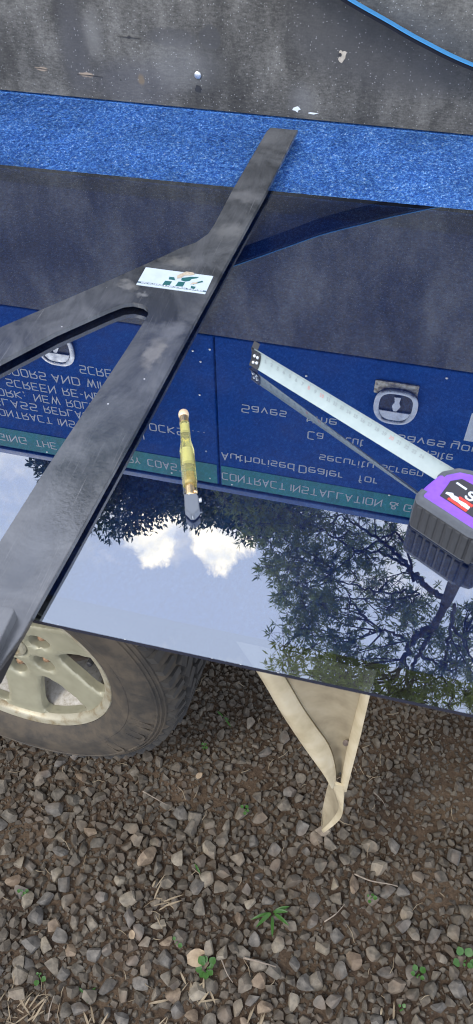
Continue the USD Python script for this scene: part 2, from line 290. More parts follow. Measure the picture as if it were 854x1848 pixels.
M_BLUEPAINT = noisy('blue_panel_paint', 30.0, [(0.3, (0.004, 0.040, 0.185)), (0.55, (0.005, 0.052, 0.235)), (0.8, (0.014, 0.08, 0.29))], (0.5, 0.7), bump=0.1, bscale=90, spec=0.06)
M_GREEN = noisy('green_stripe_paint', 24.0, [(0.3, (0.010, 0.14, 0.145)), (0.6, (0.02, 0.21, 0.20)), (0.85, (0.06, 0.29, 0.27))], (0.5, 0.65), spec=0.2)
M_NAVY = noisy('dark_blue_trim', 18.0, [(0.3, (0.008, 0.04, 0.14)), (0.7, (0.02, 0.09, 0.28))], (0.35, 0.5))
M_LETTER = plain('white_letter_vinyl', (0.42, 0.45, 0.46), 0.5)
M_CHROME = noisy('worn_chrome', 60.0, [(0.35, (0.48, 0.49, 0.50)), (0.7, (0.66, 0.68, 0.70))], (0.08, 0.22), metal=1.0)
M_WORN = noisy('worn_brass_plate', 90.0, [(0.4, (0.16, 0.13, 0.08)), (0.55, (0.42, 0.38, 0.28)), (0.7, (0.62, 0.60, 0.55))], (0.35, 0.6), metal=0.6)
M_BLACK = plain('black_rubber', (0.018, 0.018, 0.019), 0.6)
M_STEEL = noisy('dark_chassis_steel', 20.0, [(0.3, (0.015, 0.014, 0.013)), (0.7, (0.05, 0.042, 0.035))], (0.6, 0.85), bump=0.3)
M_ZINC = plain('zinc_bolt', (0.62, 0.63, 0.62), 0.35, 0.9)
M_PALE = noisy('pale_splintered_wood', 60.0, [(0.3, (0.30, 0.26, 0.20)), (0.7, (0.52, 0.47, 0.38))], (0.7, 0.9))
M_STRAPSHADE = noisy('shaded_webbing_underside', 300.0, [(0.3, (0.004, 0.005, 0.009)), (0.7, (0.008, 0.010, 0.018))], (0.7, 0.85), spec=0.15)  # shade on the strap's underside painted in as a near-black colour
M_STRAP = noisy('light_blue_webbing', 300.0, [(0.3, (0.03, 0.20, 0.45)), (0.7, (0.06, 0.31, 0.62))], (0.55, 0.7), bump=0.3, bscale=900)
M_SHADECLOTH = M_STRAP

# tyre, wheel, flap
M_TYRE = noisy('muddy_tyre_rubber', 16.0, [(0.34, (0.030, 0.028, 0.025)), (0.46, (0.050, 0.043, 0.034)), (0.58, (0.078, 0.063, 0.045)), (0.8, (0.105, 0.083, 0.058))], (0.6, 0.85), bump=0.35, bscale=140, detail=9, nrough=0.72, spec=0.35)
M_TREAD = noisy('tread_rubber', 30.0, [(0.35, (0.026, 0.025, 0.024)), (0.55, (0.044, 0.041, 0.036)), (0.8, (0.075, 0.066, 0.054))], (0.5, 0.8), bump=0.3, bscale=200, spec=0.4)
M_RIM = noisy('champagne_alloy_paint', 26.0, [(0.3, (0.255, 0.24, 0.165)), (0.55, (0.305, 0.29, 0.20)), (0.75, (0.345, 0.32, 0.225))], (0.34, 0.48), metal=0.25, spec=0.5)
M_BARREL = noisy('dusty_wheel_barrel', 130.0, [(0.25, (0.12, 0.085, 0.05)), (0.38, (0.36, 0.33, 0.27)), (0.6, (0.47, 0.445, 0.39)), (0.8, (0.53, 0.51, 0.46))], (0.5, 0.7), spec=0.4)
M_LIP = noisy('tarnished_rim_lip', 40.0, [(0.35, (0.22, 0.17, 0.095)), (0.5, (0.34, 0.31, 0.22)), (0.75, (0.40, 0.37, 0.28))], (0.35, 0.55), metal=0.3)
M_RUST = noisy('rusty_nut', 200.0, [(0.3, (0.16, 0.085, 0.04)), (0.6, (0.34, 0.21, 0.12)), (0.8, (0.45, 0.36, 0.24))], (0.5, 0.75), metal=0.4)
M_HUB = noisy('brown_hub', 60.0, [(0.3, (0.07, 0.055, 0.045)), (0.7, (0.16, 0.12, 0.095))], (0.6, 0.8))
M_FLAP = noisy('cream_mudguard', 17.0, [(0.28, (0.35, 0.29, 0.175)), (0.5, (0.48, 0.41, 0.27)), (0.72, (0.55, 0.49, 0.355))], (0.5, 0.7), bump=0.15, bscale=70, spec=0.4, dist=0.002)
M_FLAPSHADE = noisy('shaded_mudguard_face', 22.0, [(0.28, (0.19, 0.155, 0.10)), (0.55, (0.29, 0.245, 0.16)), (0.8, (0.37, 0.32, 0.23))], (0.6, 0.8), bump=0.15, bscale=80, spec=0.3, dist=0.002)  # guard cream painted darker, for the shade in its recessed faces

# tape, cutter
M_PURPLE = noisy('purple_plastic', 120.0, [(0.3, (0.19, 0.075, 0.50)), (0.7, (0.235, 0.095, 0.58))], (0.32, 0.42))
M_GREYRUB = noisy('grey_rubber_grip', 150.0, [(0.3, (0.075, 0.082, 0.092)), (0.7, (0.10, 0.108, 0.12))], (0.55, 0.7), bump=0.2, bscale=700)
M_RIBRUB = noisy('dark_rubber_ribs', 150.0, [(0.3, (0.024, 0.025, 0.026)), (0.7, (0.036, 0.037, 0.039))], (0.6, 0.75), bump=0.2, bscale=700, spec=0.3)
M_DARKLABEL = plain('dark_label', (0.035, 0.033, 0.037), 0.4)
M_RED = plain('red_print', (0.70, 0.055, 0.04), 0.45)
M_WHITE = plain('white_print', (0.62, 0.66, 0.68), 0.45)
M_BLADE = noisy('white_tape_blade', 50.0, [(0.3, (0.26, 0.31, 0.30)), (0.7, (0.31, 0.365, 0.35))], (0.3, 0.4), spec=0.25)
M_TICK = plain('faded_tick_print', (0.22, 0.25, 0.25), 0.5)
M_TICKRED = plain('faded_red_print', (0.42, 0.21, 0.19), 0.5)
M_HOOK = plain('black_hook', (0.012, 0.012, 0.013), 0.35)
M_AMBER = mat('clear_yellow_plastic', {'p': ('principled_bsdf', {'base_color': (0.93, 0.86, 0.36), 'roughness': 0.05, 'transmission_weight': 0.94, 'ior': 1.47})})
M_OIL = plain('pale_wick', (0.52, 0.52, 0.34), 0.5)
M_BRASS = noisy('brushed_brass', 90.0, [(0.3, (0.78, 0.52, 0.24)), (0.7, (0.90, 0.66, 0.36))], (0.22, 0.35), metal=1.0)
M_CAPWOOD = noisy('worn_brass_ball', 120.0, [(0.3, (0.66, 0.45, 0.25)), (0.7, (0.80, 0.62, 0.40))], (0.3, 0.5), metal=0.35)
M_HEAD = plain('grey_cast_head', (0.145, 0.16, 0.18), 0.38, 0.2)
M_STICKER = noisy('white_sticker', 40.0, [(0.3, (0.40, 0.46, 0.50)), (0.7, (0.47, 0.53, 0.56))], (0.3, 0.45))
M_INK = plain('dark_green_ink', (0.016, 0.085, 0.082), 0.4)
M_BANDINK = plain('slate_ink', (0.05, 0.085, 0.11), 0.4)
M_TORN = noisy('torn_paper', 300.0, [(0.3, (0.30, 0.24, 0.17)), (0.7, (0.46, 0.39, 0.29))], (0.8, 0.95))

# ground
nd = {'g': ('geometry', {}), 'n1': ('noise_texture', {'scale': 5.0, 'detail': 9.0, 'roughness': 0.65}), 'n2': ('noise_texture', {'scale': 120.0, 'detail': 6.0, 'roughness': 0.7}),
      'a': ('math', {'math_type': 'multiply_add', 'value2': 0.55}), 'a2': ('math', {'math_type': 'multiply', 'value2': 0.45}),
      'r': ramp((0.32, (0.025, 0.016, 0.011)), (0.46, (0.058, 0.039, 0.025)), (0.58, (0.101, 0.070, 0.044)), (0.72, (0.154, 0.112, 0.074))),
      'b': ('bump', {'strength': 0.9, 'distance': 0.006}), 'p': ('principled_bsdf', {'roughness': 0.92, 'specular_ior_level': 0.2})}
M_SOIL = mat('brown_soil', nd, [('g.position', 'n1.vector'), ('g.position', 'n2.vector'), ('n2.fac', 'a2.value1'), ('n1.fac', 'a.value1'), ('a2.value', 'a.value3'), ('a.value', 'r.fac'), ('r.color', 'p.base_color'), ('n2.fac', 'b.height'), ('b.normal', 'p.normal')])

def stone_mat(name, lo, mid, hi, island):
    nd = {'g': ('geometry', {}), 'n': ('noise_texture', {'scale': 70.0, 'detail': 6.0, 'roughness': 0.6}), 'r': ramp((0.3, lo), (0.5, mid), (0.72, hi)),
          'd': ('noise_texture', {'scale': 16.0, 'detail': 4.0}), 'dr': ('map_range', {'from_min': 0.5, 'from_max': 0.72, 'to_min': 0.0, 'to_max': 0.6, 'clamp': True}), 'dx': ('mix_color', {'b': (0.15, 0.105, 0.07)}),
          'h': ('hsv', {}), 'ir': ('map_range', {'from_min': 0.0, 'from_max': 1.0, 'to_min': 1 - island, 'to_max': 1 + island}),
          'ws': ('math', {'math_type': 'multiply', 'value2': 7.31}), 'wf': ('math', {'math_type': 'fraction'}), 'wr': ('map_range', {'from_min': 0.68, 'from_max': 1.0, 'to_min': 0.0, 'to_max': 0.75 if island > 0.1 else 0.0, 'clamp': True}), 'wx': ('mix_color', {'b': (0.155, 0.115, 0.078)}),
          'bn': ('noise_texture', {'scale': 260.0, 'detail': 4.0}), 'b': ('bump', {'strength': 0.45, 'distance': 0.0012}), 'p': ('principled_bsdf', {'roughness': 0.72, 'specular_ior_level': 0.35})}
    return mat(name, nd, [('g.position', 'n.vector'), ('n.fac', 'r.fac'), ('g.position', 'd.vector'), ('d.fac', 'dr.value'), ('dr.result', 'dx.fac'), ('r.color', 'wx.a'), ('g.random_per_island', 'ws.value1'), ('ws.value', 'wf.value1'), ('wf.value', 'wr.value'), ('wr.result', 'wx.fac'),
        ('wx.result', 'dx.a'), ('dx.result', 'h.color'), ('g.random_per_island', 'ir.value'), ('ir.result', 'h.value'), ('h.color', 'p.base_color'), ('g.position', 'bn.vector'), ('bn.fac', 'b.height'), ('b.normal', 'p.normal')])
M_GRAVEL = stone_mat('basalt_gravel', (0.063, 0.051, 0.038), (0.131, 0.109, 0.079), (0.227, 0.191, 0.139), 0.42)
M_STONES = [stone_mat('stone_grey', (0.059, 0.050, 0.037), (0.118, 0.100, 0.074), (0.201, 0.170, 0.124), 0.0), stone_mat('stone_dark', (0.039, 0.034, 0.027), (0.082, 0.071, 0.053), (0.145, 0.124, 0.095), 0.0),
            stone_mat('stone_brown', (0.077, 0.055, 0.037), (0.150, 0.111, 0.073), (0.237, 0.181, 0.120), 0.0), stone_mat('stone_pale', (0.096, 0.081, 0.060), (0.181, 0.155, 0.113), (0.264, 0.224, 0.160), 0.0),
            stone_mat('stone_slate', (0.047, 0.043, 0.037), (0.098, 0.088, 0.073), (0.164, 0.148, 0.123), 0.0)]

def leaf_mat(name, stops, trans, tw=0.35):
    return mat(name, {'g': ('geometry', {}), 'r': ramp(*stops), 'p': ('principled_bsdf', {'roughness': 0.42, 'specular_ior_level': 0.5}), 't': ('translucent_bsdf', {'color': trans}), 'm': ('mix_closure', {'fac': tw})},
               [('g.random_per_island', 'r.fac'), ('r.color', 'p.base_color'), ('p.BSDF', 'm.closure1'), ('t.BSDF', 'm.closure2')], surface='m.closure')
M_LEAF = leaf_mat('tree_leaf', [(0.0, (0.045, 0.072, 0.024)), (0.5, (0.09, 0.125, 0.040)), (0.85, (0.16, 0.185, 0.065)), (1.0, (0.24, 0.24, 0.10))], (0.30, 0.36, 0.09), 0.48)
M_LEAFDARK = leaf_mat('dense_tree_leaf', [(0.0, (0.018, 0.036, 0.014)), (1.0, (0.05, 0.085, 0.03))], (0.05, 0.09, 0.02), 0.2)
M_BARK = noisy('grey_bark', 14.0, [(0.3, (0.055, 0.048, 0.040)), (0.7, (0.15, 0.135, 0.115))], (0.8, 0.95), bump=0.6, bscale=30, stretch=(1, 1, 0.35), dist=0.01)
M_WEED = leaf_mat('weed_leaf', [(0.0, (0.045, 0.12, 0.022)), (1.0, (0.11, 0.22, 0.045))], (0.12, 0.26, 0.04), 0.35)
M_STRAW = noisy('dry_straw', 60.0, [(0.3, (0.24, 0.175, 0.10)), (0.7, (0.42, 0.34, 0.22))], (0.75, 0.9), island=0.35)
M_TWIG = noisy('dead_twig', 90.0, [(0.3, (0.13, 0.10, 0.075)), (0.7, (0.30, 0.25, 0.19))], (0.8, 0.95))
M_DEADLEAF = noisy('dead_leaf', 70.0, [(0.3, (0.20, 0.14, 0.085)), (0.7, (0.40, 0.31, 0.20))], (0.7, 0.9))

# ------------------------------------------------------------------ ground
rng = np.random.default_rng(11)
def ground_h(x, y):
    p = np.stack([np.asarray(x, float), np.asarray(y, float), np.zeros_like(np.asarray(x, float))], -1)
    return (meshkit.fbm(p * 2.6 + 7.3, 3, 5) - 0.5) * 0.05 + (meshkit.fbm(p * 22.0, 3, 9) - 0.5) * 0.012 - 0.004
def spaced(lo, hi, step, far):
    a = list(np.arange(lo, hi + 1e-9, step)); s = step; x = hi
    while x < far: s *= 1.45; x += s; a.append(x)
    s = step; x = lo
    while x > -far: s *= 1.45; x -= s; a.insert(0, x)
    return np.array(a)
gx, gy = spaced(-1.1, 0.8, 0.008, 260.0), spaced(-0.2, 1.5, 0.008, 260.0)
GX, GY = np.meshgrid(gx, gy, indexing='ij')
fade = np.clip(1.6 - np.hypot(GX, GY - 0.5) / 60.0, 0, 1)
ground = tag(node('ground'), kind='structure')
obj('soil', grid_mesh(np.stack([GX, GY, ground_h(GX, GY) * fade], -1)), M_SOIL, ground, smooth=True)

def rock(r, seed, fine=False):
    """A broken stone: a block cut by random planes, its edges a little worn."""
    g = np.random.default_rng(seed); m = manifold3d.Manifold.cube((2.4, 2.4, 2.4), True)
    for k in range(9 if fine else 8):
        d = g.normal(size=3); d /= np.linalg.norm(d); m = m.trim_by_plane((-d[0], -d[1], -d[2]), -g.uniform(0.62, 1.0))
    h = man(m); h = trimesh.convex.convex_hull(h.vertices)
    if fine:
        h = h.subdivide(); trimesh.smoothing.filter_laplacian(h, lamb=0.30, iterations=1)
        v = np.array(h.vertices); v *= 1 + (meshkit.fbm(v * 2.6 + seed, 2, seed)[:, None] - 0.5) * 0.14; h = trimesh.Trimesh(v, h.faces, process=False)
    v = np.array(h.vertices); v *= 1.02 / np.linalg.norm(v[:, :2], axis=1).max(); v *= np.array([1.0, g.uniform(0.70, 0.98), g.uniform(0.55, 0.85)])
    return trimesh.Trimesh(v * r, h.faces, process=False)
ROCKS = [rock(1.0, 100 + i) for i in range(24)]
FINE = [rock(1.0, 300 + i, True) for i in range(30)]

# where bare soil shows between the stones
BARE = [(0.28, 0.70, 0.20, 0.17), (0.20, 0.58, 0.10, 0.07), (0.26, 0.44, 0.07, 0.07), (0.36, 0.33, 0.07, 0.09), (-0.60, 0.43, 0.07, 0.05), (-0.52, 0.36, 0.05, 0.04), (-0.42, 0.09, 0.09, 0.05), (-0.17, 0.10, 0.11, 0.05), (-0.07, 0.24, 0.05, 0.035),
        (0.03, 0.27, 0.07, 0.05), (-0.24, 0.52, 0.09, 0.05), (-0.28, 0.17, 0.05, 0.03), (0.0, 0.43, 0.05, 0.03), (0.12, 0.36, 0.07, 0.05), (0.10, 0.16, 0.12, 0.04), (-0.12, 0.58, 0.07, 0.05), (-0.33, 0.27, 0.05, 0.025), (0.24, 0.22, 0.08, 0.04)]
def bareness(x, y):
    b = np.zeros_like(x)
    for cx_, cy_, rx, ry in BARE: b = np.maximum(b, 1 - np.hypot((x - cx_) / rx, (y - cy_) / ry) ** 2)
    n = meshkit.fbm(np.stack([x * 9, y * 9, x * 0], -1), 3, 21)
    return np.clip(b, 0, 1) * 1.2 + (n - 0.5) * 1.1
def scatter(n_try, r0, r1, power, keep, region, gap):
    """Dart throwing, largest first: no two stones nearer than gap times their radii."""
    X0, X1, Y0, Y1 = region; cell = 0.04
    r = np.sort(r0 + (r1 - r0) * rng.random(n_try) ** power)[::-1]; px, py = rng.uniform(X0, X1, n_try), rng.uniform(Y0, Y1, n_try)
    ok_ = rng.random(n_try) < keep(px, py)
    for x, y, rk in zip(px[ok_].tolist(), py[ok_].tolist(), r[ok_].tolist()):
        i, j = int(x // cell), int(y // cell); ok = True
        for key in ((i, j), (i - 1, j), (i + 1, j), (i, j - 1), (i, j + 1), (i - 1, j - 1), (i + 1, j + 1), (i - 1, j + 1), (i + 1, j - 1)):
            for a, b, c in cells.get(key, ()):
                if (a - x) * (a - x) + (b - y) * (b - y) < ((c + rk) * gap) ** 2: ok = False; break
            if not ok: break
        if ok: cells.setdefault((i, j), []).append((x, y, rk)); stones.append((x, y, rk))
cells, stones = {}, []
near = (-0.85, 0.62, -0.08, 1.25)
def keep_big(x, y): return np.clip(1.5 - 1.5 * bareness(x, y), 0.06, 1) * (1 - 0.90 * np.clip((y - 0.36) / 0.28, 0, 1))
def keep_small(x, y): return np.clip(1.5 - 1.1 * bareness(x, y), 0.30, 1)
scatter(18000, 0.0085, 0.0168, 2.4, keep_big, near, 0.66)
scatter(42000, 0.0045, 0.0092, 1.0, keep_small, near, 0.65)
scatter(52000, 0.0016, 0.0045, 1.4, keep_small, near, 0.64)
stones = np.array(stones)
inview = (stones[:, 0] > -0.64) & (stones[:, 0] < 0.40) & (stones[:, 1] > 0.04) & (stones[:, 1] < 0.80)
rank = np.argsort(-stones[:, 2] / np.hypot(stones[:, 1] + 0.0, 1.6) * inview)
single = set(rank[:300].tolist())
def pose(g):
    q = g.normal(size=4) * np.array([1, 0.22, 0.22, 1]); q /= np.linalg.norm(q)
    return trimesh.transformations.quaternion_matrix(q)[:3, :3]
heights = ground_h(stones[:, 0], stones[:, 1])
V, Fc, nv = [], [], 0
for i, (x, y, r) in enumerate(stones):
    z = heights[i] + r * rng.uniform(-0.05, 0.55); R_ = pose(rng)
    if i in single:
        k = rng.integers(len(FINE)); t = FINE[k].copy(); t.vertices = (t.vertices * r * 1.15) @ R_.T
        x_ = node('stone', ground, (x, y, z)) if False else None
        t.apply_translation((x, y, z + r * 0.1)); 
        obj('stone', t, M_STONES[[0, 0, 1, 4, 4, 3, 0, 4, 1, 2][rng.integers(10)]], ground, smooth=30)
    else:
        t = ROCKS[rng.integers(len(ROCKS))]; V.append((np.array(t.vertices) * r * 1.15) @ R_.T + (x, y, z)); Fc.append(np.array(t.faces) + nv); nv += len(V[-1])
# a thinner spread carries on round about
W_, H_ = near[1] - near[0], near[3] - near[2]; coarse = stones[stones[:, 2] > 0.0062]; extra = []
for ti in (-2, -1, 0, 1, 2):
    for tj in (-1, 0, 1, 2):
        if ti == 0 and tj == 0: continue
        far_ = max(abs(ti), abs(tj)); sel = coarse[rng.random(len(coarse)) < (0.85 if far_ == 1 else 0.35)]
        u, w = (sel[:, 0] - near[0]) / W_, (sel[:, 1] - near[2]) / H_
        u, w = np.where(ti % 2, 1 - u, u), np.where(tj % 2, 1 - w, w)
        extra.append(np.stack([near[0] + (ti + u) * W_, near[2] + (tj + w) * H_, sel[:, 2] * rng.uniform(0.8, 1.1, len(sel))], 1))
extra = np.vstack(extra); fh = ground_h(extra[:, 0], extra[:, 1])
LOW = [trimesh.convex.convex_hull(np.random.default_rng(900 + i).normal(size=(8, 3)) * (0.62, 0.55, 0.42)) for i in range(16)]
for i, (x, y, r) in enumerate(extra.tolist()):
    t = LOW[i % 16]; V.append((np.array(t.vertices) * r) @ pose(rng).T + (x, y, fh[i] + r * 0.25)); Fc.append(np.array(t.faces) + nv); nv += len(V[-1])
print('stones', len(stones), 'around', len(extra))
g_ = obj('gravel', trimesh.Trimesh(np.vstack(V), np.vstack(Fc), process=False), M_GRAVEL, None, smooth=25)
tag(g_, 'grey basalt gravel chips strewn over brown soil around the truck', 'gravel', kind='stuff')

# ------------------------------------------------------------------ the glazier's truck
DECK = 0.976
EDGEB, EDGEC = 0.360, 0.356
truck = tag(node('glazier_truck'), 'work truck with blue carpeted tray, grey plywood backboard and lettered blue canopy', 'truck')
obj('tray_board', bx(-1.9, 1.5, EDGEB, 2.25, DECK - 0.024, DECK - 0.003), M_PLYEDGE, truck)
gx_, gy_ = np.linspace(-1.9, 1.5, 341), np.linspace(EDGEC, 1.44, 107)
AX, AY = np.meshgrid(gx_, gy_, indexing='ij')
AZ = DECK - 0.0015 + (meshkit.fbm(np.stack([AX * 14, AY * 14, AX * 0], -1), 2, 3) - 0.5) * 0.0012
carpet = obj('carpet', slab(np.stack([AX, AY, AZ], -1), np.array([0, 0, -0.0012])), M_CARPET, truck, smooth=40)
# loose cut pile where the carpet lies open to view
def zone(n, x0, x1, y0, y1): return rng.uniform(x0, x1, n), rng.uniform(y0, y1, n)
zs = [zone(150000, -1.05, 0.30, 1.095, 1.412), zone(60000, -1.89, -1.05, 1.095, 1.412), zone(80000, 0.30, 1.49, 1.14, 1.412), zone(120000, 0.60, 1.49, 0.37, 1.14), zone(70000, -1.89, -1.30, 0.37, 1.095)]
px_, py_ = np.concatenate([z_[0] for z_ in zs]), np.concatenate([z_[1] for z_ in zs]); N = len(px_); wide = np.where(np.arange(N) < 150000, 1.0, 1.7)
az = rng.normal(-0.5, 0.9, N); ln = rng.uniform(0.004, 0.0075, N); wd = rng.uniform(0.0005, 0.0011, N) * wide; el = rng.uniform(0.05, 0.6, N)
d_ = np.stack([np.cos(az) * np.cos(el), np.sin(az) * np.cos(el), np.sin(el)], -1); s_ = np.stack([-np.sin(az), np.cos(az), np.zeros(N)], -1)
b_ = np.stack([px_, py_, np.full(N, DECK - 0.001)], -1); tip = b_ + d_ * ln[:, None]
VV = np.stack([b_ - s_ * wd[:, None], b_ + s_ * wd[:, None], tip], 1).reshape(-1, 3)
pile = obj('pile', trimesh.Trimesh(VV, np.arange(3 * N).reshape(-1, 3)[:, ::-1], process=False), M_PILE, carpet, smooth=False); tag(pile, kind='stuff')
pn = np.repeat(d_ * 0.5 + np.array([0, -0.25, 1.0]) + rng.normal(0, 0.25, (N, 3)), 3, axis=0); pn /= np.linalg.norm(pn, axis=1, keepdims=True)   # soft fibres scatter light as the lie of the pile does
UsdGeom.Mesh(pile).CreateNormalsAttr(Vt.Vec3fArray.FromNumpy(pn.astype(np.float32))); UsdGeom.Mesh(pile).SetNormalsInterpolation('vertex')
for x0 in (-1.5, -0.95, 0.25, 0.95): obj('cross_member', bx(x0, x0 + 0.06, 0.43, 2.2, 0.87, DECK - 0.0245), M_STEEL, truck)
obj('side_rail', bx(-1.9, 1.5, 0.47, 0.52, 0.90, DECK - 0.0265), M_STEEL, truck)
for y0 in (1.0, 1.75): obj('chassis_rail', bx(-1.9, 1.5, y0, y0 + 0.08, 0.66, 0.868), M_STEEL, truck)
obj('axle', tube([(-0.594, 0.78, 0.36), (-0.594, 2.2, 0.36)], 0.045, 14), M_STEEL, truck)

# backboard, with its knots, splits and screws
board = obj('backboard', bx(-1.9, 1.5, 1.414, 1.432, DECK + 0.003, 1.505), M_PLY, truck)
def on_board(x, z, r, name, m_, h=0.0012, sides=14, stretch=1.0, jag=0.0):
    a = np.arange(sides) / sides * 2 * np.pi; rr_ = r * (1 + jag * (rng.random(sides) - 0.5))
    p = Polygon(np.stack([x + rr_ * np.cos(a) * stretch, z + rr_ * np.sin(a)], 1)); t = ext(p, h)
    v = np.array(t.vertices); t.vertices = np.stack([v[:, 0], 1.414 - v[:, 2], v[:, 1]], 1); t.invert() if False else None
    trimesh.repair.fix_normals(t); return obj(name, t, m_, board, smooth=20)
t = trimesh.creation.icosphere(2, 0.0065); t.vertices = t.vertices * (1, 0.45, 1) + (-0.425, 1.413, 1.037); obj('bolt_head', t, M_ZINC, board)
on_board(-0.426, 1.0135, 0.0058, 'bolt_hole', M_BLACK, 0.0006, 12, 1.0, 0.5)
on_board(-0.548, 1.089, 0.0024, 'nail_hole', M_BLACK, 0.0006, 9, 1.2, 0.4)
on_board(-0.573, 1.0165, 0.0012, 'nail_hole', M_BLACK, 0.0006)
on_board(-0.171, 1.088, 0.0080, 'splintered_patch', M_PALE, 0.0006, 13, 0.8, 1.2)
on_board(-0.174, 1.0885, 0.0030, 'nail_hole', M_BLACK, 0.0012, 9)
for (x, z, w) in ((-0.548, 1.0886, 0.022), (-0.728, 1.0235, 0.013), (-0.634, 1.0195, 0.024)):
    p = Polygon([(x - w, z + .0002), (x, z + .0008), (x + w * 1.1, z - .0008), (x, z - .0006)]); t = ext(p, 0.0008); v = np.array(t.vertices); t.vertices = np.stack([v[:, 0], 1.414 - v[:, 2], v[:, 1]], 1); trimesh.repair.fix_normals(t); obj('split', t, M_BLACK, board)
on_board(-0.243, 0.9945, 0.0042, 'paint_chip', M_WHITE, 0.0007, 9, 1.5, 1.0)
on_board(-0.214, 0.9900, 0.0014, 'paint_chip', M_WHITE, 0.0007, 9, 6.0, 0.8)

# canopy above the board: body, two lettered doors with a stripe each, trim
canopy = obj('canopy_body', bx(-1.9, 1.5, 1.446, 2.2, DECK + 0.004, 2.050), M_BLUEPAINT, truck)
obj('canopy_trim', bx(-1.9, 1.5, 1.412, 2.203, 2.0435, 2.0665, 0.004), M_NAVY, truck)
doors = []
for x0, x1 in ((-1.62, -0.4195), (-0.4145, 0.92)):
    dr = obj('canopy_door', bx(x0, x1, 1.414, 1.443, 1.509, 2.036, 0.003), M_BLUEPAINT, truck)
    obj('stripe', bx(x0 + 0.004, x1 - 0.004, 1.4128, 1.4142, 1.954, 2.033), M_GREEN, dr); doors.append(dr)

